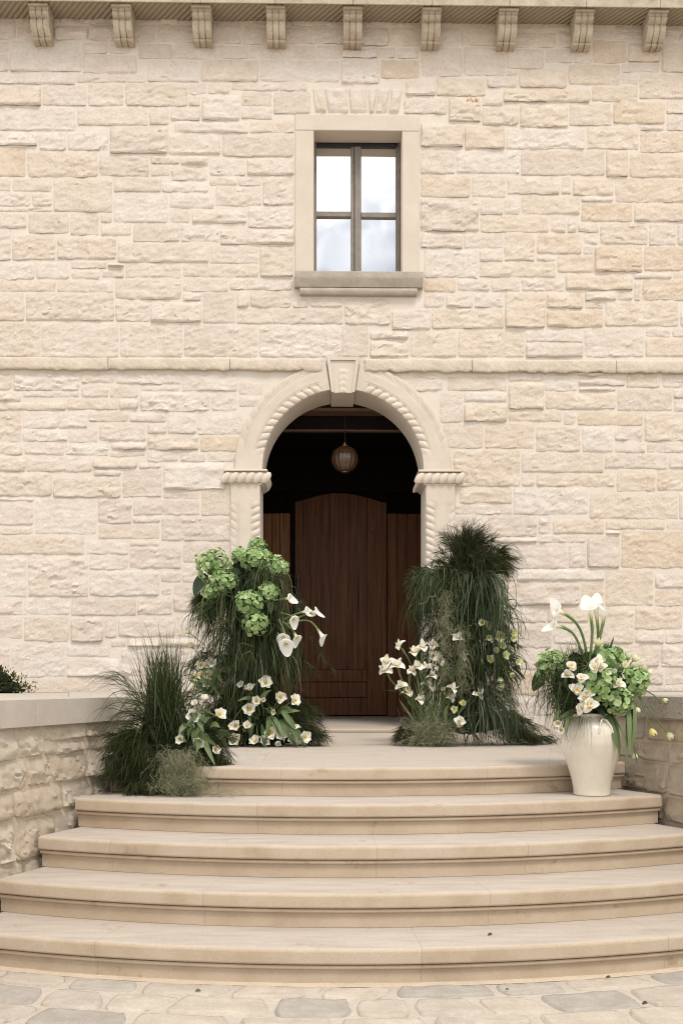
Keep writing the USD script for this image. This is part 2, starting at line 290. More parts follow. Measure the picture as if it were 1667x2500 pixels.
# ================================================================ STEPS
CEN = np.array([0.0, -0.29]); RISE = 0.15; RUN = 0.305; R1 = 3.30; LAND = 0.75
def wall_left(y): return -1.33 + 0.36 * (y + 3.31)
def wall_right(y): return 1.496 - 0.37 * (y + 3.215)
def arc_limits(R):
    th = np.linspace(-1.2, 1.2, 4801); x, y = CEN[0] + R * np.sin(th), CEN[1] - R * np.cos(th)
    ok = (x > wall_left(y) + 0.012) & (x < wall_right(y) - 0.012)
    return th[ok].min(), th[ok].max()
def arc_sweep(prof, t0, t1, step=0.012, seed=0, wob=0.0):
    'sweeps a closed (r, z) outline along an arc about CEN, with end faces'
    n = max(2, int((t1 - t0) / step)); th = np.linspace(t0, t1, n); prof = np.asarray(prof, float); m = len(prof)
    r, z = prof[:, 0][None] + 0 * th[:, None], prof[:, 1][None] + 0 * th[:, None]
    if wob:
        q = np.stack([th[:, None] * 60 + 0 * r, z * 25 + seed, r * 25], -1); k = (fbm(q, 3, 3) - 0.5) * 2 * wob; r = r + k; z = z + k * 0.4
    v = np.stack([CEN[0] + r * np.sin(th)[:, None], CEN[1] - r * np.cos(th)[:, None], z], -1).reshape(-1, 3)
    i, j = np.meshgrid(np.arange(n - 1), np.arange(m), indexing='ij'); k = (j + 1) % m
    f = tri(np.stack([i * m + j, i * m + k, (i + 1) * m + k, (i + 1) * m + j], -1).reshape(-1, 4))
    c = np.arange(1, m - 1)
    e0 = np.stack([0 * c, c, c + 1], 1); e1 = np.stack([0 * c, c + 1, c], 1) + (n - 1) * m
    mesh = trimesh.Trimesh(v, np.vstack([f, e0[:, ::-1], e1[:, ::-1]]), process=False)
    if mesh.volume < 0: mesh.invert()
    return mesh
steps = thing('stone_staircase', 'broad curved cream stone steps with rounded nosings leading up to the arched door', 'steps')
rng = random.Random(5)
NOSE = 0.064
for i in range(5):
    R, z = R1 + RUN * i, LAND - RISE * i
    t0, t1 = arc_limits(R - 0.02); q = 0.017
    rnd = [(R - q + q * math.sin(a), z - q + q * math.cos(a)) for a in np.linspace(0, PI / 2, 6)]
    low = [(R - 0.010 + 0.010 * math.cos(a), z - NOSE + 0.010 - 0.010 * math.sin(a)) for a in np.linspace(0, PI / 2, 4)]
    prof = [(R - 0.345, z), (R - 0.10, z + 0.0003)] + rnd + low + [(R - 0.345, z - NOSE)]
    zb = z - RISE
    rp = [(R - 0.17, z - NOSE - 0.001), (R - 0.020, z - NOSE - 0.001), (R - 0.020, z - NOSE - 0.004), (R - 0.012, z - NOSE - 0.005)] + \
         [(R - 0.0185 + 0.0085 * math.cos(a), z - NOSE - 0.0125 - 0.0085 * math.sin(a)) for a in np.linspace(-0.9, 1.3, 6)] + \
         [(R - 0.027, z - NOSE - 0.0225), (R - 0.027, zb + 0.0015), (R - 0.17, zb + 0.0015)]
    cuts = {0: [-0.115, 0.21], 1: [-0.135, -0.36, 0.26], 2: [-0.30, 0.02, 0.20], 3: [-0.16, 0.13], 4: [-0.24, 0.05, 0.28]}[i]
    e = [t0] + sorted(c for c in cuts if t0 + .05 < c < t1 - .05) + [t1]
    for a, b in zip(e[:-1], e[1:]):
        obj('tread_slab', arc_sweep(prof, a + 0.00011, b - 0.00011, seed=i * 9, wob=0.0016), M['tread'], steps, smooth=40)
        obj('riser_block', arc_sweep(rp, a + 0.00011, b - 0.00011, seed=i * 5, wob=0.0012), M['riser'], steps, smooth=40)
    if i == 4:
        obj('mortar_fillet', arc_sweep([(R - 0.04, 0.0), (R - 0.04, 0.012), (R - 0.027, 0.009), (R - 0.002, 0.002), (R + 0.000, 0.0)], t0, t1, wob=0.006, seed=3), M['sandy'], steps, smooth=True)

# landing behind the top step: large slabs between the two terraces
TL = [(-1.25, -2.95), (wall_left(-5.3), -5.3), (-5.0, -5.3), (-5.0, -0.02), (-2.0, -0.02)]
TR = [(1.43, -2.85), (wall_right(-5.3), -5.3), (5.0, -5.3), (5.0, -0.02), (2.25, -0.02)]
disc = sg.Point(*CEN).buffer(R1 - 0.347, 96)
area = sg.box(-3, -3.4, 3, 0.0).intersection(disc.union(sg.box(-3, -1.9, 3, 0.0))).difference(sg.Polygon(TL).buffer(0.02)).difference(sg.Polygon(TR).buffer(0.02))
landing = UsdGeom.Xform.Define(stage, path_for('landing_pavement', None)).GetPrim()
tag(landing, 'landing of long pale stone slabs in front of the arched doorway', 'pavement', kind='structure')
obj('slab_bed', slab(area.buffer(-0.004), 0.5, LAND - 0.014), M['mortar'], landing)
rows = [(-0.0, -0.93, [-1.3, -0.62, 0.75, 1.5]), (-0.93, -1.91, [-1.7, -0.25, 1.05]), (-1.91, -2.55, [-1.1, 0.35, 1.3]), (-2.55, -3.4, [-0.5, 0.95])]
for (ya, yb, xs) in rows:
    xs = [-3.2] + xs + [3.2]
    for xa, xb in zip(xs[:-1], xs[1:]):
        g = sg.box(xa + 0.0004, yb + 0.0005, xb - 0.0004, ya - 0.0005).intersection(area)
        for gg in getattr(g, 'geoms', [g]):
            if gg.area > 0.01:
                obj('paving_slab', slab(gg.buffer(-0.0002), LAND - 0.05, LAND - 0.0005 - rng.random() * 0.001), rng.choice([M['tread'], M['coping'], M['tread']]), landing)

# setts in front of the bottom step
rs = np.random.RandomState(11)
def sett(corners, zh, seed):
    n, m = 22, 16
    a, b = np.meshgrid(np.linspace(0, 1, n), np.linspace(0, 1, m), indexing='ij')
    c = np.asarray(corners)
    p = (1 - a)[..., None] * ((1 - b)[..., None] * c[0] + b[..., None] * c[3]) + a[..., None] * ((1 - b)[..., None] * c[1] + b[..., None] * c[2])
    L = np.linalg.norm(c[1] - c[0]); W = np.linalg.norm(c[3] - c[0])
    e = np.minimum(np.minimum(a, 1 - a) * L, np.minimum(b, 1 - b) * W); ctr = c.mean(0)
    q = np.concatenate([p * 9, np.full(p.shape[:2] + (1,), seed * 3.7)], -1)
    cpull = np.exp(-(np.minimum(a, 1 - a) * L + np.minimum(b, 1 - b) * W) / 0.035) * 0.032
    d = ctr - p; dist = np.linalg.norm(d, axis=-1, keepdims=True) + 1e-6
    edge = np.exp(-e / 0.03)[..., None]
    p = p + d / dist * (cpull[..., None] + (fbm(q * 1.7, 3, 2)[..., None] - 0.35) * 0.020 * edge)
    z = zh * sstep(e / 0.016) + (fbm(q * (2, 2, 1), 3, 5) - .5) * 0.012 + (fbm(q * (7, 7, 1), 2, 8) - .5) * .004 - 0.009 * (e < 1e-6)
    return np.concatenate([p, z[..., None]], -1).reshape(-1, 3), tri(grid_faces(n, m))
r0 = R1 + RUN * 4 + 0.008
row_edges = [r0, r0 + 0.15, r0 + 0.36, r0 + 0.56, r0 + 0.79, r0 + 1.0]
sd = 0
for k in range(5):
    ra, rb = row_edges[k], row_edges[k + 1]; t = -0.52 + rs.rand() * 0.04; lo = hi = rs.uniform(-0.02, 0.02)
    while t < 0.54:
        w = rs.uniform(0.20, 0.40) / ra; sk2 = rs.uniform(-0.010, 0.010)
        def pt(r, th): return np.array([CEN[0] + r * math.sin(th), CEN[1] - r * math.cos(th)])
        j = rs.uniform(-0.012, 0.012, 4); g = 0.000; gt = 0.001 / ra
        # the corners run along the arc, then outwards
        cs = [pt(ra + g * 0.6 + abs(j[0]), t + gt + lo * 0.4), pt(ra + g * 0.6 + abs(j[1]), t + w - gt + sk2), pt(rb - g + j[2], t + w - gt - sk2), pt(rb - g + j[3], t + gt - lo * 0.4)]
        pieces = [cs]
        if rs.rand() < 0.12 and k:
            mid0, mid1 = (cs[0] + cs[3]) / 2, (cs[1] + cs[2]) / 2
            pieces = [[cs[0], cs[1], mid1 + (cs[1] - cs[2]) * .05, mid0 + (cs[0] - cs[3]) * .05], [mid0 - (cs[0] - cs[3]) * .05, mid1 - (cs[1] - cs[2]) * .05, cs[2], cs[3]]]
        for pc in pieces:
            sd += 1
            obj('paving_stone', sett(pc, rs.uniform(0.007, 0.014), sd), M[f'sett{rs.choice([0, 0, 1, 2, 2, 3])}'], court, smooth=True)
        t += w; lo = sk2

# ================================================================ HOUSE
house = thing('stone_house', 'cream rubble stone house front with arched doorway, window and corbelled eaves', 'building')
SX, SZ = 837.0, 1148.0
x_c, z_s = fac(SX, SZ)                 # centre of the arch at its springing
RI, RO = 0.700, 0.945
wx0, wz1 = fac(766, 319); wx1, wz0 = fac(981, 670)
tl = fac(720.7, 281.5); tr = fac(1021.5, 281.5)
door_hole = sg.box(-0.72, 0.2, 0.72, z_s).union(sg.Point(0, z_s).buffer(RI + 0.003, 64))
front = sg.box(-5.0, 0.0, 5.0, 7.6).difference(door_hole).difference(sg.box(wx0 - .02, wz0 - .02, wx1 + .02, wz1 + .02))
obj('wall', prism(front, 0.0, 0.42), M['mortar'], house)

# stones of the front as read off the photograph: x0, y0, x1, y1 on its picture grid
STONES = '''101,787,291,872 632,793,834,872 1106,1097,1270,1188 69,1357,216,1458 63,715,279,783 1515,1295,1733,1388 1437,1202,1654,1267 85,1216,237,1305 24,98,199,174 293,789,447,872 1270,366,1476,428 1252,1190,1435,1257
130,434,275,517 1025,484,1169,565 1216,1421,1416,1479 27,1569,160,1654 -11,260,187,319 218,1392,390,1456 287,592,511,641 66,369,240,432 1117,805,1280,872 1475,736,1656,796 393,1262,573,1322 1477,1390,1595,1480
1425,801,1572,872 634,146,829,199 398,1129,550,1196 541,326,717,383 -10,1307,208,1355 1234,313,1429,364 277,471,412,544 1272,1105,1473,1154 1439,1482,1547,1572 1500,436,1727,494 268,308,410,375 1034,608,1168,678
1052,753,1229,803 1113,366,1268,423 1231,713,1331,801 -75,785,101,872 305,202,459,259 449,792,556,872 129,1164,296,1215 1247,1328,1385,1389 281,680,444,731 139,577,285,633 341,957,513,1004 1535,374,1732,434
189,261,362,306 1469,1574,1610,1629 489,145,632,199 1183,1032,1305,1095 1450,599,1568,664 -58,1153,128,1212 1505,949,1641,1004 1000,807,1115,872 840,727,953,793 1026,114,1128,187 1330,957,1503,1000 431,1497,554,1557
173,1458,333,1504 33,908,196,953 288,1504,429,1556 41,1656,222,1696 1130,114,1233,184 1495,247,1623,303 357,145,487,200 1169,639,1357,677 132,1756,280,1804 1268,251,1386,311 1227,216,1441,249 58,1504,170,1567
1307,1039,1417,1103 1431,309,1558,364 1025,426,1149,482 1171,526,1340,567 1271,476,1415,524 1356,1574,1467,1636 537,559,718,597 1233,1522,1347,1582 29,572,137,635 316,1336,444,1389 298,1146,396,1215 1104,1750,1228,1804
1559,179,1674,241 -46,1359,67,1458 412,326,539,378 1379,668,1544,708 665,753,838,791 1572,1008,1698,1077 1386,156,1514,207 242,377,365,430 1432,1307,1513,1387 1260,1389,1475,1419 324,1220,488,1259 444,908,580,955
1549,1483,1665,1538 1463,543,1581,597 63,1113,226,1152 2,1753,126,1804 634,599,715,677 494,712,575,790 201,132,335,179 1233,1584,1354,1636 1190,1258,1311,1310 446,1324,569,1375 1025,300,1131,359 367,737,492,787
481,1006,594,1061 223,1654,364,1698 1308,1156,1501,1188 1080,1034,1181,1095 1333,755,1473,799 604,503,718,557 1101,1702,1234,1748 1101,1654,1234,1700 162,1606,293,1652 492,231,586,294 1570,601,1743,662 1388,251,1493,307
831,144,927,205 556,793,630,872 1240,933,1328,999 1322,1638,1417,1699 446,645,632,676 1133,306,1232,364 1417,496,1544,541 1308,569,1420,620 1475,1108,1629,1145 1237,430,1366,474 239,1279,391,1316 1101,1567,1231,1610
103,207,212,258 640,430,718,501 1408,1005,1570,1039 1560,321,1732,372 1064,189,1185,234 511,598,632,643 1266,168,1384,214 525,455,638,503 1025,361,1111,424 -3,176,186,205 1546,497,1743,541 425,295,607,324
1236,1701,1348,1748 1091,918,1237,954 242,1032,356,1078 1126,52,1213,112 68,519,170,570 1230,569,1306,637 1121,1190,1250,1230 833,795,900,872 1566,683,1743,734 -69,207,101,258 490,1198,573,1260 1503,1147,1600,1200
1236,1638,1320,1699 172,1505,253,1568 239,1217,322,1278 324,546,439,590 1419,1638,1503,1698 667,223,758,278 955,753,1051,805 1419,1041,1497,1105 214,203,303,259 357,1581,481,1621 383,59,493,104 603,385,718,428
1282,837,1423,872 1131,984,1238,1030 57,1459,171,1502 1094,236,1173,298 305,643,444,678 366,1681,479,1724 1445,97,1530,154 1151,425,1235,482 283,908,442,938 -58,357,64,431 -87,1226,83,1283 467,510,602,545
1350,1762,1462,1804 1348,1267,1475,1304 360,1061,486,1098 560,678,715,708 1235,118,1328,168 165,321,266,367 422,1424,487,1495 985,235,1092,278 1505,1631,1620,1671 364,1726,488,1763 1282,803,1423,835 281,733,367,785
929,144,1024,191 1101,1612,1212,1652 1214,38,1330,76 1349,1522,1437,1572 1574,825,1698,872 1101,1480,1196,1526 366,1765,478,1804 1443,209,1557,247 1073,956,1130,1032 277,432,394,469 950,66,1044,112 1245,78,1358,116
-69,713,61,783 1334,38,1456,73 295,1581,355,1652 1397,435,1498,477 1175,260,1266,306 610,710,712,751 517,50,590,107 441,547,537,590 488,1063,593,1102 1335,1481,1437,1521 139,684,279,713 1025,567,1129,606
414,471,523,508 171,519,243,575 1359,622,1450,666 -85,1004,54,1078 511,385,601,429 335,1456,421,1502 902,831,998,872 753,66,848,107 1613,105,1698,177 -85,683,138,711 1235,1481,1334,1520 1239,1001,1372,1030
446,678,558,712 -40,638,86,682 1531,105,1611,152 1583,543,1650,599 210,1318,314,1354 88,637,171,682 409,1006,479,1059 1478,366,1533,433 423,104,515,144 609,109,713,144 1333,713,1424,753 1131,569,1229,606
55,1004,141,1046 162,1570,268,1604 872,66,950,112 163,972,289,1000 492,1759,570,1804 1110,1231,1250,1256 1271,678,1377,711 590,66,671,109 1477,1269,1622,1293 218,1356,314,1392 215,59,296,101 186,181,355,201
1602,1147,1733,1199 609,293,718,324 577,753,665,791 55,1048,166,1078 1101,1447,1208,1478 1418,1421,1475,1479 1466,1774,1576,1804 1101,1528,1190,1565 1528,908,1612,947 29,434,128,467 -75,982,163,1002 1101,1411,1196,1445
159,1082,266,1112 417,405,506,441 94,321,163,367 337,106,422,143 -82,1503,56,1559 58,1080,159,1111 -80,321,92,355 1058,66,1126,112 517,109,608,143 1612,1573,1736,1629 515,957,580,1004 394,443,511,469
141,1004,215,1045 989,193,1064,233 226,1117,337,1144 1596,1439,1678,1481 1447,1700,1523,1739 133,62,215,98 594,38,706,64 996,38,1108,64 683,66,753,107 292,1719,362,1760 321,59,383,104 1131,956,1238,982
215,1002,314,1030 588,223,665,259 494,1389,573,1424 1101,1258,1170,1298 1464,1741,1553,1772 109,1698,204,1727 1157,713,1229,751 1329,921,1409,955 710,38,814,64 1171,1362,1242,1400 1034,680,1113,714 993,926,1082,956
1350,1732,1445,1760 -64,468,75,503 1525,1700,1592,1739 1537,1673,1641,1698 1597,1400,1716,1437 490,1726,573,1757 1499,1041,1570,1077 1387,1328,1430,1387 220,1700,290,1736 166,1046,240,1080 -75,518,66,556 1115,680,1195,711
1230,1750,1310,1781 415,261,490,294 -87,1112,63,1151 1313,1305,1430,1326 1088,715,1155,751 1330,118,1397,154 -87,1459,57,1501 245,545,322,576 564,201,683,221 196,937,266,971 833,114,921,141 489,1444,573,1472
268,939,339,972 1577,1080,1736,1106 468,1630,573,1652 588,261,665,291 1197,679,1269,711 1411,921,1526,941 902,38,990,64 1171,484,1228,524 198,908,281,935 314,1006,407,1030 1549,1540,1621,1571 357,1100,436,1128
56,954,194,970 356,1623,432,1652 42,38,142,60 1516,153,1611,176 -54,558,28,636 -40,42,40,96 444,1377,492,1422 1187,186,1264,214 364,261,413,305 771,109,834,143 902,807,998,829 1360,75,1411,116
818,38,898,64 31,1700,107,1727 1499,1079,1575,1106 1614,909,1702,947 482,1606,573,1628 -59,1561,25,1641 481,1654,552,1682 582,933,644,965 1594,1707,1662,1736 756,727,838,751 715,109,771,144 1239,908,1324,931
366,1654,444,1679 398,1559,492,1579 1426,710,1504,734 1034,715,1086,751 311,1558,396,1580 201,101,264,130 1622,1631,1736,1671 398,1198,488,1218 173,657,245,682 482,1579,554,1604 1350,1701,1412,1730 1101,1324,1195,1343
77,468,128,503 1101,1300,1182,1322 1169,608,1228,638 173,635,261,655 438,1101,503,1128 148,1729,218,1754 481,1705,573,1724 481,1684,573,1703 414,510,465,544 1514,38,1596,59 -77,1080,57,1110 1574,82,1655,103
1101,1345,1169,1370 -46,1655,39,1698 1555,1741,1622,1766 -69,1285,82,1305 1626,279,1722,319 230,38,312,58 1342,526,1382,567 505,1104,576,1127 40,62,88,96 88,62,133,98 1399,118,1444,154 1579,61,1664,80
582,967,644,993 392,1391,444,1422 255,1506,286,1558 146,38,226,58 1229,484,1269,524 1197,1312,1311,1326 284,1783,360,1804 1574,798,1637,823 968,114,1024,142 271,1080,358,1098 441,380,509,403 1232,1783,1306,1804
507,201,562,229 -6,504,128,516 282,1762,362,1781 511,431,580,453 683,201,751,223 341,940,439,955 1313,1259,1346,1303 489,1474,558,1495 367,379,439,399 266,103,319,130 1625,243,1704,277 -99,908,31,953
1546,666,1639,681 367,401,415,430 1623,1540,1741,1571 -67,955,54,980 489,1426,573,1442 1578,1768,1662,1784 31,1729,92,1751 1631,1108,1734,1145 358,1032,407,1059 267,1100,355,1115 318,38,384,58 1500,62,1577,79
289,974,339,1000 1439,74,1498,96 1101,1372,1169,1391 247,655,303,678 580,431,638,453 577,710,608,751 921,114,966,142 1409,543,1461,567 461,202,505,230 1580,1786,1648,1804 -86,1700,29,1742 1417,479,1498,494
1624,1738,1685,1766 316,1318,391,1334 1516,178,1557,207 1368,430,1395,474 1498,80,1572,96 1175,236,1227,258 94,1729,146,1751 220,1738,290,1754 1198,1485,1233,1517 1374,1002,1406,1037 1411,943,1503,955 1460,38,1510,60
1192,1537,1231,1565 1101,1393,1169,1409 228,1146,296,1162 1272,1156,1306,1188 1198,1402,1258,1420 324,1261,391,1277 1422,569,1461,596 1624,1269,1738,1293 -69,130,22,174 446,714,492,735 390,38,438,58 714,727,754,751
1384,526,1407,567 1006,908,1064,924 1546,683,1564,734 1506,710,1544,734 1560,305,1624,319 -82,433,27,466 1326,908,1406,919 1408,908,1488,919 1426,736,1473,754 1652,543,1743,599 392,1424,420,1454 -87,1214,83,1224
1643,972,1711,1006 339,1130,396,1144 1308,622,1357,638 461,232,490,259 270,1560,309,1580 1643,1673,1717,1705 245,519,275,544 1656,1201,1741,1267 -85,98,24,128 924,908,1004,917 1639,798,1711,823 1422,598,1448,621
1643,948,1743,971 1198,1519,1231,1535 1641,664,1743,681 1235,170,1265,184 262,643,303,653 1477,1295,1513,1306 1658,759,1722,796 1652,1786,1702,1804 1657,82,1724,103 1666,42,1721,80 1686,205,1842,241 -148,1744,-2,1804
-162,42,-42,74 1724,279,1842,319 1729,445,1842,496 1732,1681,1842,1748 1732,772,1842,824 1732,1024,1842,1043 1732,994,1842,1022 1734,412,1842,443 1734,379,1842,410 1734,330,1842,377 1735,1321,1842,1352 1735,1156,1842,1190
1700,166,1806,203 1736,1111,1842,1154 1738,1627,1842,1679 1738,1090,1842,1109 1740,1282,1842,1319 1706,243,1806,277 1743,1567,1842,1625 1743,1237,1842,1280 1743,1192,1842,1235 1744,826,1842,872 1744,1522,1842,1565 1744,1462,1842,1520
1744,1069,1842,1088 1744,1045,1842,1067 -162,76,-64,97 1745,721,1842,770 1745,658,1842,719 1745,589,1842,656 1745,525,1842,587 1745,1396,1842,1460 1745,1354,1842,1394 -162,712,-72,764 -162,601,-72,638 -162,376,-72,419
-162,223,-72,245 -162,205,-72,221 -162,178,-72,203 -162,151,-72,176 1726,82,1814,110 -162,1573,-76,1619 -162,1162,-76,1205 -162,811,-77,872 -162,766,-77,809 -162,553,-77,599 -162,505,-77,551 -162,955,-77,983
-162,1084,-79,1111 1746,1750,1828,1804 -162,343,-82,374 1732,976,1812,992 -162,460,-84,503 -162,421,-84,458 -162,1534,-84,1571 -162,1504,-84,1532 -162,640,-85,680 -162,298,-85,341 -162,271,-85,296 -162,247,-85,269
1765,123,1842,164 -162,682,-86,710 -162,1060,-86,1082 -162,1036,-86,1058 -162,1015,-86,1034 -162,111,-86,149 -162,985,-86,1013 1667,1516,1742,1538 1667,1483,1742,1514 1704,908,1778,946 -162,1678,-88,1742 -162,1621,-88,1676
-162,1372,-88,1418 -162,1342,-88,1370 -162,1312,-88,1340 -86,1326,-12,1357 -162,1465,-89,1502 -162,1420,-89,1463 -162,1279,-89,1310 -162,1243,-89,1277 -162,1207,-89,1241 -162,1144,-89,1160 -162,1113,-89,1142 1723,42,1794,80
1700,136,1763,164 1700,112,1763,134 1745,948,1808,974 1687,1750,1744,1784 1700,834,1742,872 1700,1045,1742,1078 -83,667,-42,682 -83,638,-42,665 -83,295,-42,319 -83,260,-42,293 -87,1441,-48,1457 -86,1672,-48,1698
-86,1401,-48,1439 -86,1643,-48,1670 1706,1786,1740,1804'''
stones = [tuple(float(q) for q in w.split(',')) for w in STONES.split()]
rest = []
for k, (x0, y0, x1, y1) in enumerate(stones):
    (ax, az), (bx, bz) = fac(x0, y1), fac(x1, y0)
    cx, cy = (x0 + x1) / 2, (y0 + y1) / 2
    rr = np.random.RandomState(k * 13 + 7)
    ptan = np.clip((cx - 850) / 800, 0, 1) * 0.75 + 0.06
    ptan *= np.clip(1.25 - max(0, cy - 900) / 1300, 0.4, 1)
    mat = M[f'tan{rr.choice([0, 0, 1, 2, 2])}'] if rr.rand() < ptan else M[f'pale{rr.choice([0, 0, 1, 2, 2, 3])}']
    w, h = bx - ax, bz - az
    calm = np.clip(rr.rand() * 1.2 - .1, 0, 1)
    by = (abs(cx - SX) < 330 and cy > 860 and math.hypot(max(0, abs(cx - SX) - (x1 - x0) / 2), max(0, SZ - y1)) < RO * 280 + 6) or False
    pr0, kk = rr.uniform(0.005, 0.011) + (0.011 if rr.rand() > .82 else 0), rr.rand() ** 2
    if by: pr0, kk, calm = .006, 0, 0
    mesh = on_facade(rock(w, h, pr0, k + 1, 0.0125, rough=0.0024 + .0018 * calm, ledge=0.0014 + .0030 * kk - .0008 * by, jitter=.0045, corner=rr.choice([0.004, 0.008, 0.02])), ax, az)
    if k < 300: obj('stone', mesh, mat, house, smooth=32)
    else: rest.append((mesh, mat))
if rest: obj('small_stones', join([m for m, _ in rest]), M['pale0'], house, smooth=50, kind='stuff')

# string course
def rough_band(x0, x1, z0, z1, proud, seed, cell=0.010):
    nu = max(6, int((x1 - x0) / cell)); u = np.linspace(0, 1, nu)
    prof = np.array([(1.0, 0.0), (1.0, .55), (.97, .80), (.88, .92), (.74, .97), (.58, 1.0), (.42, 1.0), (.28, 1.0), (.15, .97), (.05, .90), (.0, .70), (.02, .3), (0.04, 0.0)]); m = len(prof)
    zz = z0 + (z1 - z0) * prof[:, 0][None] + 0 * u[:, None]; nn = proud * prof[:, 1][None] + 0 * u[:, None]; xx = x0 + (x1 - x0) * u[:, None] + 0 * zz
    q = np.stack([xx * 9 + seed * 5, zz * 14, nn * 10], -1); q1 = np.stack([xx * 17 + seed, 0 * zz, 0 * zz], -1)
    bot = np.clip((0.30 - prof[:, 0]) / .30, 0, 1)[None]
    zz = zz + (fbm(q1, 4, 3) - .5) * 0.032 * bot; on = np.clip(prof[:, 1] * 1.6 - .2, 0, 1)[None]
    nn = nn + ((fbm(q, 3, 7) - .5) * 0.016 + (fbm(q * 4, 2, 4) - .5) * .010) * on
    end = sstep(np.minimum(u, 1 - u) * (x1 - x0) / 0.01)[:, None]; nn = nn * (0.85 + .15 * end)
    return np.stack([xx, -nn, zz], -1).reshape(-1, 3), tri(grid_faces(nu, m))[:, ::-1]
zt, zb = fac(400, 876)[1], fac(400, 905)[1]
for a, b in ((-170, 265.5), (266.5, 561), (562, 786)):
    obj('string_course_stone', rough_band(fac(a, 890)[0], fac(b, 890)[0], zb, zt, 0.042, a), M['string'], house, smooth=50)
for a, b in ((890, 1151), (1152, 1501), (1502, 1840)):
    obj('string_course_stone', rough_band(fac(a, 890)[0], fac(b, 890)[0], zb - 0.004, zt, 0.042, a), M['string'], house, smooth=50)

# window: surround, flat arch, sill, frame
ox0, ox1 = fac(720.7, 400)[0], fac(1021.5, 400)[0]; zl = wz1; ztop = fac(870, 281.5)[1]
obj('window_lintel', rbox(ox0, ox1, -0.014, 0.188, zl, ztop, 0.004), M['carved'], house)
obj('window_jamb', rbox(ox0, wx0, -0.014, 0.175, wz0 + 0.002, zl - 0.003, 0.004), M['carved'], house)
obj('window_jamb', rbox(wx1, ox1, -0.014, 0.175, wz0 + 0.002, zl - 0.003, 0.004), M['carved'], house)
zt2, zb2 = fac(870, 214)[1], fac(870, 277)[1]
vb = [(760, 768.5), (788.5, 799.5), (847, 853.5), (897.5, 899.5), (924, 913), (954, 945.5), (985, 974.5)]
for (a, b), (c, d) in zip(vb[:-1], vb[1:]):
    xa, xb, xc, xd = fac(a + 1, 245)[0], fac(b + 1, 245)[0], fac(c - 1, 245)[0], fac(d - 1, 245)[0]
    v, f = rock(1, 1, 0.02, int(a), 0.10, rough=0.003, ledge=0.001, jitter=0.0, corner=0.001)
    n = 12; uu, vv = np.meshgrid(np.linspace(0, 1, n), np.linspace(0, 1, n), indexing='ij')
    e = np.minimum(np.minimum(uu * (xc - xa), (1 - uu) * (xc - xa)), np.minimum(vv, 1 - vv) * (zt2 - zb2))
    q = np.stack([uu * 3 + a, vv * 5, 0 * uu], -1)
    xx = (1 - vv) * (xb + (xd - xb) * uu) + vv * (xa + (xc - xa) * uu)
    zz = zb2 + (zt2 - zb2) * vv + (fbm(q * (3, 1, 1), 2, 3) - .5) * .03 * (1 - vv) ** 3
    yy = -((0.016 + 0.012 * (fbm(q, 3, 1) - .5) * 2) * sstep(e / 0.014) - 0.004)
    obj('voussoir', (np.stack([xx, yy, zz], -1).reshape(-1, 3), tri(grid_faces(n, n))), M[rng.choice(['pale0', 'pale1', 'pale2'])], house, smooth=50)
sx0, sx1 = fac(719.5, 680)[0], fac(1031, 680)[0]
def sill_part(x0, x1, prof, seed):
    n = 80; xs = np.linspace(x0, x1, n); prof = np.array(prof); m = len(prof)
    q = np.stack([xs[:, None] * 30 + 0 * prof[:, 0][None], prof[:, 0][None] * 40 + 0 * xs[:, None], prof[:, 1][None] * 40 + seed + 0 * xs[:, None]], -1)
    k = (fbm(q, 3, 1) - .5) * 0.010
    v = np.stack([xs[:, None] + 0 * k, -prof[:, 0][None] + k, prof[:, 1][None] + k * .6], -1).reshape(-1, 3)
    i, j = np.meshgrid(np.arange(n - 1), np.arange(m), indexing='ij'); kk = (j + 1) % m
    f = tri(np.stack([i * m + j, i * m + kk, (i + 1) * m + kk, (i + 1) * m + j], -1).reshape(-1, 4)); c = np.arange(1, m - 1)
    ms = trimesh.Trimesh(v, np.vstack([f, np.stack([0 * c, c, c + 1], 1)[:, ::-1], np.stack([0 * c, c + 1, c], 1)[:, ::-1] + (n - 1) * m]), process=False)
    if ms.volume < 0: ms.invert()
    return ms
zs1, zs0, zs2 = wz0, fac(870, 706)[1], fac(870, 724)[1]
obj('window_sill', sill_part(sx0, sx1, [(-.19, zs1), (.075, zs1 - .004), (.085, zs1 - .012), (.086, zs1 - .055), (.080, zs1 - .075), (.066, zs1 - .10), (.050, zs0), (-.19, zs0)], 1), M['sill'], house, smooth=40)
obj('sill_moulding', sill_part(sx0 + .045, sx1 - .05, [(-.05, zs0 - .001), (.040, zs0 - .001), (.052, zs0 - .015), (.055, zs0 - .035), (.046, zs2 + .01), (.03, zs2), (-.05, zs2)], 4), M['sill'], house, smooth=40)
win = obj('window', join([rbox(wx0 + .002, wx0 + .022, .175, .235, wz0, wz1, .003), rbox(wx1 - .022, wx1 - .002, .175, .235, wz0, wz1, .003), rbox(wx0 + .022, wx1 - .022, .175, .235, wz0, wz0 + .012, .003)]), M['frame'], house)
fy0, fy1 = .178, .228
zoom = lambda a: fac(700 + a * .22966 + (0 if a < 740 else 0), 480)[0] * 1.0
X_ = lambda a: (wx0 + (wx1 - wx0) * (a - 290) / (1215 - 290))
Z_ = lambda a: CAM[2] + (1665 - (200 + a * .22966)) / (FPX / (8.68 + .19))
ztopf = Z_(690)
obj('shadow_gap_bar', rbox(wx0 + .022, wx1 - .022, .19, .25, ztopf, wz1 + .0, .003), M['gap_cord_dark'], win)  # dark bar in place of the shadow gap above the frame
for (xa, xb) in ((X_(318), X_(683)), (X_(795), X_(1165))):
    for q0, q1 in ((X_(0) * 0 + xa - .022, xa), (xb, xb + .022)): pass
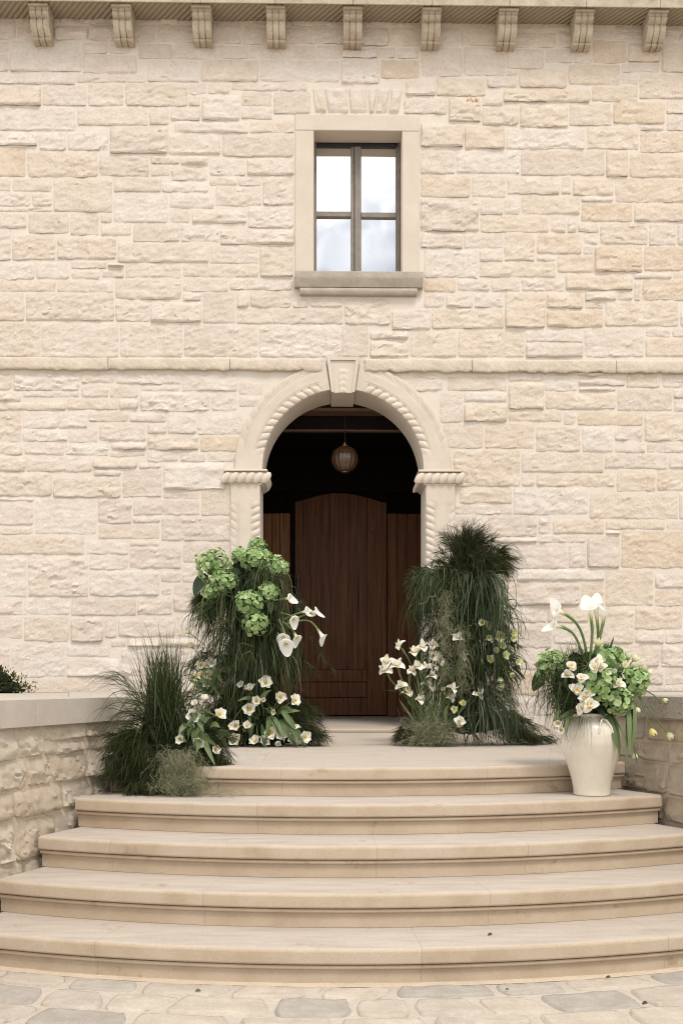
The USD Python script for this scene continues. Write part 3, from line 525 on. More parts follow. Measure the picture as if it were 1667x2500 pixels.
obj('mullion', join([rbox(X_(683), X_(720), fy0 + .004, fy1, wz0 + .012, ztopf, .004), rbox(X_(722), X_(795), fy0 - .008, fy1, wz0 + .012, ztopf, .006)]), M['frame'], win)
obj('glazing_bar', rbox(X_(312), X_(683), fy0, fy1, Z_(1435), Z_(1380), .004), M['frame'], win)
obj('glazing_bar', rbox(X_(795), X_(1168), fy0, fy1, Z_(1440), Z_(1387), .004), M['frame'], win)
obj('stile', rbox(X_(1166), X_(1195), fy0 + .006, fy1, wz0 + .012, ztopf, .003), M['frame'], win)
obj('blind_rail', rbox(X_(316), X_(683), .215, .236, Z_(760), Z_(700), .003), M['blind'], win)
obj('blind_rail', rbox(X_(795), X_(1166), .215, .236, Z_(768), Z_(705), .003), M['blind'], win)
for xa, xb in ((X_(314), X_(684)), (X_(794), X_(1168))):
    for za, zc in ((wz0 + .008, Z_(1432)), (Z_(1385), ztopf - .002)):
        obj('pane', box(xa, xb, .206, .211, za, zc), M['pane'], win)
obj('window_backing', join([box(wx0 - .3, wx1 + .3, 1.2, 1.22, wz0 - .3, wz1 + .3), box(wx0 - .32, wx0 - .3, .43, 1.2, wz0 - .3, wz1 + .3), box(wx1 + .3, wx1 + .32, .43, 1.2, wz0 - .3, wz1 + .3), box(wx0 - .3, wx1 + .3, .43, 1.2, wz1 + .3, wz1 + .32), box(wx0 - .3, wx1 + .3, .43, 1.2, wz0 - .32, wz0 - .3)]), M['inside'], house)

# eaves: cornice stones on nine corbels
ZC = 6.945
cor = [-75, 110, 308, 498, 675.5, 860, 1048, 1231, 1413, 1588, 1772]
cxw = [fac(c, 100)[0] for c in cor]
def corbel(xc):
    pr = [(.0, ZC - .002), (.215, ZC - .002), (.215, ZC - .030), (.205, ZC - .034), (.195, ZC - .060), (.205, ZC - .085), (.203, ZC - .108), (.185, ZC - .128), (.160, ZC - .140),
          (.158, ZC - .150), (.172, ZC - .165), (.178, ZC - .195), (.170, ZC - .235), (.148, ZC - .275), (.115, ZC - .310), (.098, ZC - .322), (.104, ZC - .332), (.100, ZC - .352), (.080, ZC - .366), (.0, ZC - .366)]
    pr = [(p_, ZC + (q_ - ZC) * .66) for p_, q_ in pr]
    def ext(x0, x1, inset):
        pp = sg.Polygon([(max(0, a - inset) if a > 0 else 0, b + (inset if b < ZC - .2 else 0)) for a, b in pr])
        m = trimesh.creation.extrude_polygon(pp, x1 - x0); v = m.vertices.copy(); m.vertices = np.stack([x0 + v[:, 2], -v[:, 0] + .01, v[:, 1]], 1); m.invert() if m.volume < 0 else None
        return m
    w = .158; e = [xc - w / 2, xc - w / 6, xc + w / 6, xc + w / 2]
    ms = [ext(a + .005 * (k > 0), b - .005 * (k < 2), 0) for k, (a, b) in enumerate(zip(e[:-1], e[1:]))] + [ext(xc - w / 2 + .004, xc + w / 2 - .004, .009)]
    ms.append(rbox(xc - w / 2 - .006, xc + w / 2 + .006, -.222, .0, ZC - .024, ZC - .0025, .004))
    return join(ms)
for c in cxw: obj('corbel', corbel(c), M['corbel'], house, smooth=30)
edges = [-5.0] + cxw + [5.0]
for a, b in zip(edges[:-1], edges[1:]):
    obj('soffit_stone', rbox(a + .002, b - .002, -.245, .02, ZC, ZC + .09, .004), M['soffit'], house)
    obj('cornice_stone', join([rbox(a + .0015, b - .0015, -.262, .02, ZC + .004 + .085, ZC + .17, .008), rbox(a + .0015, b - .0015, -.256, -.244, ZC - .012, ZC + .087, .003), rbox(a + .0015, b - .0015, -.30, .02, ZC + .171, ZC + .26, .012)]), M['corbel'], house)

# arched doorway: carved archivolt, keystone, imposts, jambs
def carved(P, N, ns, nr, length, period, width, seed, fade0, fade1, inner_round=0.012):
    'a carved strip: P(s, t) gives points (t from the opening edge 0 to the outer edge 1); relief goes along N'
    s, t = np.meshgrid(np.linspace(0, 1, ns), np.linspace(0, 1, nr), indexing='ij')
    sl = s * length; fd = sstep((sl - fade0) / .10) * sstep((length - fade1 - sl) / .10)
    def lobes(u, per, sk, seed):
        ph = (sl / per + sk * u) % 1.0
        return np.sqrt(np.clip(1 - ((ph - .5) * 2) ** 2, 0, 1))
    a = np.clip(t / .30, 0, 1); b = np.clip((1 - t) / .24, 0, 1)
    h = 0.026 + 0 * s
    inb, outb = t < .30, t > .76
    li = lobes(a, period, 0.55, 1); lo = lobes(b, period * 1.15, 0.5, 2)
    env_i = np.sin(PI * np.clip(a * .95 + .03, 0, 1)) ** .5; env_o = np.sin(PI * np.clip(b * .95 + .03, 0, 1)) ** .6
    h = np.where(inb, h - fd * (0.016 - 0.022 * li * env_i), h)
    h = np.where(outb, h - fd * (0.009 - 0.008 * lo * env_o * (.5 + noise(np.stack([sl * 9 + seed, 0 * t, 0 * t], -1), 2))), h)
    for c, wd, dp in ((.335, .018, .006), (.72, .018, .007)): h = h - dp * np.exp(-((t - c) / wd) ** 2) * np.clip(fd * 1.5, 0, 1)
    h = h * sstep((1 - t) / .03 + .25) + (fbm(np.stack([sl * 14 + seed, t * 5, 0 * t], -1), 3, 3) - .5) * .004
    shrink = np.where(inb, fd * (1 - li) * 0.012 * (1 - a), 0)
    return P(s, t, shrink), h, s, t
def arch_half(side):
    a0 = 0.0; a1 = math.radians(90) - 0.16
    L = (a1 - a0) * RI
    def P(s, t, sh):
        th = a0 + (a1 - a0) * s; r = RI + (RO - RI) * t + sh
        return np.stack([side * r * np.cos(th), 0 * th, z_s + r * np.sin(th)], -1)
    p, h, s, t = carved(P, None, 220, 40, L, 0.066, .25, side * 3 + 9, 0.10, 0.03)
    p[..., 1] = -h - .002
    th = a0 + (a1 - a0) * s[:, 0]
    # outer return to the wall, and the soffit through the wall
    out = p[:, -1].copy(); out2 = out.copy(); out2[:, 1] = 0.004
    sof = []
    for y in (None, .01, .06, .2, .418):
        q = p[:, 0].copy()
        if y is not None:
            r = RI + 0.012 * 0; q = np.stack([side * r * np.cos(th), np.full(len(th), y), z_s + r * np.sin(th)], -1)
            if y < .05: q = (p[:, 0] * .5 + q * .5); q[:, 1] = y
        sof.append(q)
    full = np.concatenate([np.stack(sof[::-1], 1)[:, :-1], p, out2[:, None]], 1)
    f = tri(grid_faces(full.shape[0], full.shape[1]))
    return full.reshape(-1, 3), (f if side > 0 else f[:, ::-1])
for s in (-1, 1): obj('archivolt', arch_half(s), M['carved'], house, smooth=50)
kt, kb = fac(837, 875)[1], z_s + RI - .03
def key_at(z, w0=.100, w1=.142): return w0 + (w1 - w0) * (z - kb) / (kt - kb)
kp = sg.Polygon([(-key_at(kb), kb), (key_at(kb), kb), (key_at(kt), kt), (-key_at(kt), kt)])
ring = kp.difference(sg.Polygon([(-key_at(kb) + .022, kb - .01), (key_at(kb) - .022, kb - .01), (key_at(kt) - .034, kt - .028), (-key_at(kt) + .034, kt - .028)]))
n = 50; uu, vv = np.meshgrid(np.linspace(-1, 1, 40), np.linspace(0, 1, n), indexing='ij')
kz = kb - .005 + (kt - .026 - kb) * vv; kx = uu * (key_at(kz) - .020)
leaf = np.exp(-(uu / (.42 - .12 * vv)) ** 4) * sstep((.78 - vv) / .12) * (0.6 + 0.4 * np.abs(np.sin(vv * 16 + np.abs(uu) * 3.0))) * (1 - .35 * np.exp(-(uu / .08) ** 2))
ky = -(0.035 + 0.017 * leaf * (1 - vv * .6))
obj('keystone', join([prism(kp, -.034, .418), prism(ring, -.047, -.0345), (np.stack([kx, ky, kz], -1).reshape(-1, 3), tri(grid_faces(40, n)))]), M['carved'], house, smooth=40)
zi0, zi1 = fac(600, 1184)[1], z_s - .003
def lobe(c, r):
    m = trimesh.creation.icosphere(2, 1.0); v = m.vertices * r
    v[:, 0] += v[:, 2] * .42; m.vertices = v + c; return m
for s in (-1, 1):
    zm = (zi0 + zi1) / 2
    ms = [rbox(s * .655, s * 1.03, -.058, .40, zi1 - .020, zi1, .006), rbox(s * .668, s * 1.02, -.044, .395, zi0 + .012, zi1 - .020, .012), rbox(s * .70, s * .99, -.030, .39, zi0 - .004, zi0 + .014, .006)]
    for xx in np.linspace(.665, 1.015, 6): ms.append(lobe((s * xx, -.038, zm - .008), (.040, .027, .050)))
    for yy in np.linspace(.01, .38, 6): ms.append(lobe((s * .675, yy, zm - .008), (.027, .040, .050)))
    obj('impost', join(ms), M['carved'], house, smooth=60)
    zs_ = [LAND - .02, 1.35, 2.02, zi0]
    for za, zc in zip(zs_[:-1], zs_[1:]):
        def P(q, t, sh): return np.stack([s * (.72 + .262 * t + sh), 0 * t, za + .0015 + (zc - za - .003) * q], -1)
        p, h, q, t = carved(P, None, 120, 36, zc - za, 0.064, .26, za * 5 + s, (.0 if zc < zi0 - .01 else -.1), (.12 if zc > zi0 - .01 else -.1))
        p[..., 1] = -h
        out = p[:, -1].copy(); out[:, 1] = .004
        r1 = p[:, 0].copy(); r1[:, 1] = .02; r1[:, 0] = s * .722
        r2 = r1.copy(); r2[:, 1] = .418
        full = np.concatenate([r2[:, None], r1[:, None], p, out[:, None]], 1)
        f = tri(grid_faces(full.shape[0], full.shape[1]))
        obj('door_jamb_stone', (full.reshape(-1, 3), f if s > 0 else f[:, ::-1]), M['carved'], house, smooth=50)
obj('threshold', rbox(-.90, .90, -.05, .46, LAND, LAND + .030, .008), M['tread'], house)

# vestibule behind the arch
DY = 2.30
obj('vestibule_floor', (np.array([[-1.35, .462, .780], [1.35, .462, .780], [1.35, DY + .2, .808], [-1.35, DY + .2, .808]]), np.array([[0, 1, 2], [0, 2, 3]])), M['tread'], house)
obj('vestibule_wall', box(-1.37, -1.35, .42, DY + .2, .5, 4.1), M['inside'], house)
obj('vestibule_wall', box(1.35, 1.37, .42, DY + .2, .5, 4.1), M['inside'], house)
obj('vestibule_wall', box(-1.37, 1.37, DY + .2, DY + .22, .5, 4.1), M['shadewood'], house)
obj('vestibule_ceiling', box(-1.37, 1.37, .42, DY + .22, 3.70, 3.74), M['shadewood'], house)
obj('ceiling_strip', box(-1.3, 1.3, .425, .60, 3.670, 3.698), M['lit_trim'], house)
obj('ceiling_beam', rbox(-1.34, 1.34, .62, .78, 3.548, 3.698, .006), M['shadewood'], house)
obj('lit_underside_strip', rbox(-1.34, 1.34, .605, .66, 3.530, 3.547, .004), M['lit_trim'], house)
# door with its panels: boards, arched head, rails, pegs, handle
def leaf_top(x): return 3.185 + .105 * math.cos(min(1, abs(x) / .50) * PI / 2) ** 1.2
door = obj('door', box(-.56, .54, DY + .125, DY + .16, .812, 3.30), M['shadewood'], house)  # near-black backing; its bare strip beside the planks stands in for shadow
xs = [-.490, -.405, -.312, -.203, -.100, .004, .108, .212, .305]
for a, b in zip(xs[:-1], xs[1:]):
    pts = [(a + .0015, 1.33)] + [(b - .0015, 1.33)] + [(q, leaf_top(q)) for q in np.linspace(b - .0015, a + .0015, 6)]
    m = prism(sg.Polygon(pts), DY + .088, DY + .124); m.vertices[:, 1] += 0.004 * ((a * 37) % 1 - .5)
    obj('plank', m, M['door'], door)
obj('door_stile', prism(sg.Polygon([(.308, .82), (.525, .82)] + [(q, leaf_top(q)) for q in np.linspace(.525, .308, 6)]), DY + .082, DY + .124), M['door'], door)
obj('bottom_rail', rbox(-.490, .306, DY + .070, DY + .124, 1.19, 1.327, .006), M['door'], door)
obj('bottom_rail', rbox(-.490, .306, DY + .078, DY + .124, 1.015, 1.186, .006), M['door'], door)
obj('bottom_rail', rbox(-.490, .306, DY + .066, DY + .124, .82, 1.011, .006), M['door'], door)
for zz in (1.5, 1.95, 2.4, 2.85):
    for xx in (.36, .47): obj('peg', trimesh.creation.icosphere(1, .011).apply_translation((xx, DY + .080, zz)), M['iron'], door)
hp = at(737, 1445, DY + 8.68 + .06)
tw = np.linspace(0, 1, 40); hx, hz = -.450, 1.95
obj('handle', join([tube(np.stack([hx + .010 * np.cos(tw * 26) , DY + .035 + .010 * np.sin(tw * 26) - .03 * np.sin(tw * PI), hz + .14 + .26 * tw], 1), .008),
    tube(np.stack([hx - .010 * np.cos(tw * 26), DY + .035 - .010 * np.sin(tw * 26) - .03 * np.sin(tw * PI), hz + .14 + .26 * tw], 1), .008),
    tube([(hx, DY + .08, hz + .14), (hx, DY + .03, hz + .14), (hx, DY + .03, hz + .17)], .010), tube([(hx, DY + .03, hz + .38), (hx, DY + .03, hz + .41), (hx + .03, DY + .05, hz + .44), (hx, DY + .08, hz + .43)], .010),
    rbox(hx - .035, hx + .035, DY + .072, DY + .086, hz + .02, hz + .16, .01), trimesh.creation.icosphere(2, .022).apply_translation((hx + .01, DY + .055, hz + .09))]), M['iron'], door, smooth=40)
for k, (a, b, mt) in enumerate(((-.865, -.742, 'door_lit'), (-.739, -.655, 'door_lit'), (-.652, -.545, 'door_lit'))):
    pl = obj('side_plank', rbox(a, b, DY + (.0 if k == 2 else .012), DY + .15, .812, 3.05, .005), M[mt], house)
    if k == 2:
        for zz in (1.35, 1.75, 2.15, 2.52): obj('peg', trimesh.creation.icosphere(1, .012).apply_translation(((a + b) / 2 + .01, DY + .0, zz)), M['iron'], pl)
obj('side_plank', rbox(-1.0, -.868, DY + .012, DY + .15, .812, 3.05, .005), M['door_lit'], house)
for k, (a, b) in enumerate(((.532, .640), (.643, .745), (.748, .87), (.873, 1.0))):
    obj('side_plank', rbox(a, b, DY + (.0 if k == 0 else .012), DY + .15, .812, 3.05, .005), M['door'], house)
obj('transom_panel', box(-1.0, 1.0, DY + .05, DY + .16, 3.30, 3.70), M['shadewood'], house)

# rust marks on one stone
for k, (a, b, r) in enumerate(((1141, 246, .008), (1148, 244, .006), (1153, 248, .007), (1161, 245, .009), (1165, 247, .006))):
    x, z = fac(a, b); m = trimesh.creation.icosphere(2, 1.0); m.vertices = m.vertices * (r, .004, r * 1.5) + (x, -.017, z)
    obj('rust_spot', m, M['rust'], house, smooth=True)

# pendant lamp in the arch
lp = at(841.5, 1121, 9.25)
lamp = thing('pendant_lamp', 'ribbed amber glass globe lamp hanging under the arch above the door', 'lamp', lp)
n1, n2, rad = 97, 40, .122
th, ph = np.meshgrid(np.linspace(0, 2 * PI, n1), np.linspace(.12, PI - .12, n2), indexing='ij')
rr_ = rad * (1 + .045 * np.abs(np.cos(th * 8)) * np.sin(ph))
g_ = np.stack([rr_ * np.sin(ph) * np.cos(th), rr_ * np.sin(ph) * np.sin(th), rr_ * np.cos(ph)], -1).reshape(-1, 3) + lp
obj('glass_globe', (g_, tri(grid_faces(n1, n2))), M['amber'], lamp, smooth=True)
obj('cap', lathe([(0, .155), (.010, .155), (.012, .135), (.03, .128), (.032, .115), (0, .114)], 24, lp), M['brass'], lamp, smooth=40)
obj('bottom_ring', lathe([(0, -.128), (.03, -.126), (.034, -.118), (0, -.114)], 24, lp), M['brass'], lamp, smooth=40)
obj('bulb', trimesh.creation.icosphere(2, .022).apply_translation(lp + (0, 0, .01)), M['bulb'], lamp, smooth=True)
obj('socket', lathe([(0, .045), (.016, .045), (.018, .11), (0, .112)], 16, lp), M['brass'], lamp, smooth=40)
obj('cord', tube(np.array([lp + (0, 0, .15), [lp[0], lp[1], z_s + RI - .02]]), .003), M['gap_cord_dark'], lamp)

# ================================================================ TERRACES beside the steps
def terrace(poly, face, z0, z1, label, cop, side, seed):
    t = thing('terrace_wall', label, 'wall')
    P = sg.Polygon(poly)
    obj('wall_core', slab(P.buffer(-.001), 0.0, z0 - .002), M['sandy'], t)
    rs = np.random.RandomState(seed); k = 0
    for (pa, pb) in face:
        pa, pb = np.array(pa), np.array(pb); L = np.linalg.norm(pb - pa); ux = (pb - pa) / L; nrm = np.array([-ux[1], ux[0]])
        if nrm @ (np.array([0, -2.5]) - (pa + pb) / 2) < 0: nrm = -nrm
        z = 0.0; rows = []
        while z < z0 - .06:
            h = rs.choice([.11, .14, .17, .20]); h = min(h, z0 - .004 - z)
            if z0 - z - h < .07: h = z0 - .004 - z
            rows.append((z, h)); z += h
        for z, h in rows:
            x = -rs.uniform(0, .15)
            while x < L:
                w = rs.uniform(.16, .40); xa, xb = max(x, .0), min(x + w, L)
                if xb - xa > .04:
                    parts = [(z, h)] if (h < .15 or rs.rand() < .75) else [(z, h * .45), (z + h * .45, h * .55)]
                    for zz, hh in parts:
                        k += 1
                        v, f = rock(xb - xa - .011, hh - .011, rs.uniform(.010, .020), seed * 50 + k, .012, rough=.0050, ledge=.0050, jitter=.006, corner=.012)
                        p = pa[None] + ux[None] * (v[:, :1] + xa + .0055) + nrm[None] * (v[:, 2:3] + .001)
                        q = np.concatenate([p, v[:, 1:2] + zz + .0055], 1)
                        ff = tri(f)
                        if np.cross(np.append(ux, 0), [0, 0, 1]) @ np.append(nrm, 0) < 0: ff = ff[:, ::-1]
                        obj('stone', (q, ff), M[rs.choice(['terrace0', 'terrace1', 'terrace2', 'terrace2'] if side < 0 else ['terrace0', 'terrace1', 'terrace3', 'terrace3'])], t, smooth=28)
                x += w
    big = P.buffer(.035, join_style=2).intersection(sg.box(-9, -9, 9, -.006))
    border = big.difference(P.buffer(-.36, join_style=2))
    cut = sg.LineString([(face[0][0][0] - 9 * side * 0 - side * .3, face[0][0][1] - .02), (face[0][0][0] + side * 3, face[0][0][1] + .9)])
    cs = [sg.box(-9, -3.9, 9, 0), sg.box(-9, -9, 9, -3.9)]
    for c in cs:
        g = border.intersection(c)
        for gg in getattr(g, 'geoms', [g]):
            if gg.area > .01:
                m = slab(gg.buffer(-.001), z0, z1)
                obj('coping_slab', m, cop, t)
    obj('terrace_top', slab(big.difference(border.buffer(.002)), z0, z1 - .006), M['coping'], t)
    return t
terrace(TL, [(TL[0], TL[1]), (TL[0], TL[4])], .978, 1.105, 'splayed rubble wall with smooth pale grey coping behind the tall grass clump', M['coping'], -1, 4)
terrace(TR, [(TR[0], TR[1]), (TR[0], TR[4])], 1.000, 1.112, 'splayed tan rubble wall with dark speckled coping behind the white vase', M['lichen'], 1, 9)

# ================================================================ PLANTS: helpers
M['grass_dark'] = leafy('dark_grass', [(0, (0.012, 0.019, 0.007)), (.4, (0.022, 0.034, 0.011)), (.7, (0.042, 0.060, 0.020)), (.9, (0.085, 0.105, 0.040)), (1, (0.15, 0.125, 0.06))], trans=.15, spec=.15, rough=.65)
M['grass_blue'] = leafy('bluish_grass', [(0, (0.032, 0.046, 0.022)), (.6, (0.072, 0.092, 0.048)), (1, (0.15, 0.172, 0.098))], trans=.15, spec=.2)
M['grass_thin'] = leafy('thin_dry_grass', [(0, (0.035, 0.035, 0.016)), (1, (0.09, 0.08, 0.035))], trans=.15)
M['needle'] = leafy('needle_foliage', [(0, (0.012, 0.018, 0.006)), (.5, (0.028, 0.038, 0.012)), (.85, (0.055, 0.062, 0.020)), (1, (0.085, 0.062, 0.026))], trans=.12, spec=.15, rough=.7)
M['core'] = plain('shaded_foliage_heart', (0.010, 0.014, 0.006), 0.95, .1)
M['moss'] = leafy('pale_hanging_moss', [(0, (0.17, 0.175, 0.095)), (.6, (0.25, 0.25, 0.145)), (1, (0.34, 0.335, 0.21))], trans=.25)
M['leaf'] = leafy('sage_green_leaf', [(0, (0.065, 0.105, 0.035)), (.5, (0.115, 0.165, 0.065)), (1, (0.19, 0.245, 0.115))], trans=.3, spec=.25)
M['leaf_dark'] = leafy('dark_green_leaf', [(0, (0.016, 0.034, 0.012)), (1, (0.042, 0.075, 0.024))], trans=.2, spec=.45)
M['stem'] = plain('fresh_green_stem', (0.11, 0.165, 0.05), .5)
M['stem_dark'] = plain('deep_green_stem', (0.05, 0.085, 0.028), .5)
M['twig'] = plain('brown_twig', (0.07, 0.045, 0.028), .8)
M['hydrangea'] = leafy('green_hydrangea_floret', [(0, (0.20, 0.31, 0.11)), (.4, (0.32, 0.44, 0.19)), (.8, (0.43, 0.54, 0.28)), (1, (0.56, 0.62, 0.41))], [(0, (1, 1, .62)), (.4, (1, 1, 1)), (1, (.92, .95, .88))], trans=.25, spec=.15)
M['white'] = leafy('white_petal', [(0, (0.74, 0.72, 0.64)), (1, (0.82, 0.81, 0.76))], [(0, (.92, .90, .55)), (.28, (1, 1, .93)), (1, (1, 1, 1))], rough=.55, trans=.3)
M['cream'] = leafy('cream_petal', [(0, (0.70, 0.67, 0.47)), (1, (0.80, 0.78, 0.62))], [(0, (.62, .75, .32)), (.35, (1, 1, .85)), (1, (1, 1, 1))], rough=.55, trans=.3)
M['yellowgreen'] = leafy('pale_green_petal', [(0, (0.50, 0.54, 0.29)), (1, (0.70, 0.71, 0.48))], [(0, (.75, .85, .5)), (.4, (1, 1, .95)), (1, (1, 1, 1))], rough=.55, trans=.3)
M['yellow'] = plain('yellow_blotch', (0.78, 0.47, 0.035), .6)
M['spathe'] = leafy('calla_spathe', [(0, (0.78, 0.77, 0.70)), (1, (0.82, 0.81, 0.76))], [(0, (.20, .34, .10)), (.16, (.45, .58, .22)), (.36, (.90, .93, .72)), (.55, (1, 1, 1)), (1, (1, 1, 1))], rough=.45, trans=.35)
M['berry'] = plain('orange_berry', (0.33, 0.10, 0.035), .45)

def P4(zx, zy, d): return at(200 + zx * .41454, 1280 + zy * .41445, d)
def P5(zx, zy, d): return at(900 + zx * .48916, 1240 + zy * .48909, d)
def unit(v): v = np.asarray(v, float); return v / (np.linalg.norm(v, axis=-1, keepdims=True) + 1e-12)
def frame(a, ref=(0, 0, 1)):
    a = unit(a); r = np.array(ref, float)
    if abs(a @ unit(r)) > .97: r = np.array([1.0, .2, 0])
    x = unit(np.cross(r, a)); return np.stack([x, np.cross(a, x), a], 1)
def ribbons(P, w, rs, taper=.9, flat=None):
    'P (n, k, 3) centre lines -> thin blades of full width w (n)'
    n, k, _ = P.shape; t = np.linspace(0, 1, k)
    T = unit(np.gradient(P, axis=1)); R = unit(rs.normal(size=(n, 3)))[:, None] + (0 if flat is None else np.asarray(flat) * 1.0)
    S = unit(np.cross(T, R)); ww = (np.asarray(w)[:, None] * .5 * np.minimum(1, (.35 + 2.2 * t)) * (1 - taper * t ** 1.8))[..., None]
    V = np.stack([P - S * ww, P + S * ww], 2).reshape(-1, 3)
    i, j = np.meshgrid(np.arange(n), np.arange(k - 1), indexing='ij'); b = (i * k + j) * 2
    F = np.stack([b, b + 1, b + 3, b + 2], -1).reshape(-1, 4)
    U = np.repeat(rs.rand(n), k * 2); Vv = np.tile(np.repeat(t, 2), n)
    return V, tri(F), np.stack([U, Vv], 1)
def arcs(p0, d0, L, droop, k, rs, wig=.03):
    t = np.linspace(0, 1, k)[None, :, None]; n = len(p0)
    L = np.asarray(L)[:, None, None]; dr = np.broadcast_to(droop, n)[:, None, None]
    side = rs.normal(size=(n, 1, 3)) * wig * L
    return p0[:, None] + d0[:, None] * L * t * (1 - .25 * dr * t) + np.array([0, 0, -1.0]) * dr * L * t ** 2 * .75 + side * np.sin(t * PI * rs.uniform(.6, 1.6, (n, 1, 1)))
def hang(p0, out, drop, k, rs, floor=None, wig=.02):
    'blades that leave sideways by out (n, 3) and then hang straight down by drop (n)'
    t = np.linspace(0, 1, k)[None, :, None]; n = len(p0); D = np.asarray(drop)[:, None, None]
    P = p0[:, None] + np.asarray(out)[:, None] * (1 - np.exp(-3.2 * t)) * 1.04 + np.array([0, 0, -1.0]) * D * t ** 1.5 + rs.normal(size=(n, 1, 3)) * wig * np.sin(t * PI * rs.uniform(.7, 2.2, (n, 1, 1)))
    if floor is not None:
        low = np.minimum(P[..., 2] - floor, 0); P[..., 2] = np.maximum(P[..., 2], floor + .004 + .02 * rs.rand(n, 1))
        od = unit(np.asarray(out) * (1, 1, 0)); P[..., :2] += (od[:, None] * -low[..., None] * .7)[..., :2]
    return P
def tufts(rs, roots, nper, out_of, drop, w=(.0035, .0085), spread=.05, k=10, floor=None):
    'bundles of blades: each bundle shares a root and a direction'
    parts = []
    for r in roots:
        n = max(4, int(nper * .72 * rs.uniform(.5, 1.5))); o = out_of(r); dd = rs.uniform(*drop)
        p0 = r + rs.normal(size=(n, 3)) * .012; out = o + rs.normal(size=(n, 3)) * spread
        parts.append(ribbons(hang(p0, out, dd * rs.uniform(.55, 1.15, n), k, rs, floor, .028), rs.uniform(*w, n), rs))
    return merge(parts)
def sprigs(p0, d0, L, droop, rs, needles=55, nl=.05, w=.0016, k=7, ns=1.45):
    'bottle-brush sprigs: a drooping axis with fine needles all round'
    w = w * 2.1; needles = int(needles * .62); A = arcs(p0, d0, L, droop, k, rs, .04); n = len(p0)
    s = rs.uniform(.05, 1, (n, needles)); f = s * (k - 1); i = np.minimum(f.astype(int), k - 2); fr = (f - i)[..., None]; r = np.arange(n)[:, None]
    base = A[r, i] * (1 - fr) + A[r, i + 1] * fr; T = unit(A[r, i + 1] - A[r, i])
    D = unit(T * .95 + unit(rs.normal(size=T.shape)) * .62); ln = nl * ns * rs.uniform(.6, 1.25, (n, needles)) 
    b, d, l = base.reshape(-1, 3), D.reshape(-1, 3), ln.ravel()
    N = ribbons(arcs(b, d, l, np.full(len(b), .25), 4, rs, .02), np.full(len(b), w), rs)
    return merge([N, ribbons(A, np.full(n, .004), rs)])
def merge(parts):
    V, F, U, o = [], [], [], 0
    for v, f, u in parts: V.append(v); F.append(f + o); U.append(u); o += len(v)
    return np.vstack(V), np.vstack(F), np.vstack(U)
def scatter(rs, n, c, r):
    return np.asarray(c) + unit(rs.normal(size=(n, 3))) * (rs.rand(n, 1) ** .45) * np.asarray(r)
def put(name, geo, mat, parent=None, **kw): return obj(name, (geo[0], geo[1]), mat, parent, smooth=True, uv=geo[2], **kw)
def mossy(p0, L, rs, k=16, curl=.018, drift=(0, 0, -1), w=.0016, spread=.45):
    n = len(p0); st = rs.normal(size=(n, k, 3)); st = (st + np.roll(st, 1, 1) + np.roll(st, 2, 1)) * curl * .6
    dr = unit(np.asarray(drift, float) + rs.normal(size=(n, 3)) * spread)[:, None] * (np.asarray(L)[:, None, None] / k)
    return ribbons(p0[:, None] + np.cumsum(st + dr, 1), np.full(n, w), rs, taper=.5)
def petal(L, W, e0, e1, cup, az, rs, nu=7, nv=5, tip=.6, u=None, wave=0.0, base=.06):
    'one petal growing from the origin; e0, e1: elevation at its base and tip; returns (V, F, uv)'
    t = np.linspace(0, 1, nu); s = np.linspace(-1, 1, nv); th = e0 + (e1 - e0) * t
    dr, dz = np.cos(th) * L / (nu - 1), np.sin(th) * L / (nu - 1)
    r = np.concatenate([[0], np.cumsum(dr[:-1])]); z = np.concatenate([[0], np.cumsum(dz[:-1])])
    w = W * np.sin(PI * np.clip(t * (1 - base) * .97 + base, 0, 1) ** (1 / max(tip, .2) * .6)) ** .75
    x = r[:, None] - np.sin(th)[:, None] * cup * w[:, None] * s ** 2; zz = z[:, None] + np.cos(th)[:, None] * cup * w[:, None] * s ** 2
    zz = zz + wave * np.sin(s * 5 + rs.rand() * 6)[None] * t[:, None]
    y = w[:, None] * s
    ca, sa = math.cos(az), math.sin(az)
    V = np.stack([x * ca - y * sa, x * sa + y * ca, zz + 0 * y], -1).reshape(-1, 3)
    uv = np.stack([np.full(nu * nv, rs.rand() if u is None else u), np.repeat(t, nv)], 1)
    return V, tri(grid_faces(nu, nv)), uv
def place(geo, R, p, s=1.0):
    return geo[0] @ R.T * s + p, geo[1], geo[2]
def add_petals(parent, petals, mat, R, p, s, name='petal'):
    for g in petals: put(name, place(g, R, p, s), mat, parent)
def stem(parent, pts, r, mat='stem', name='stem'):
    obj(name, tube(np.array(pts), r, 6), M[mat], parent, smooth=True)
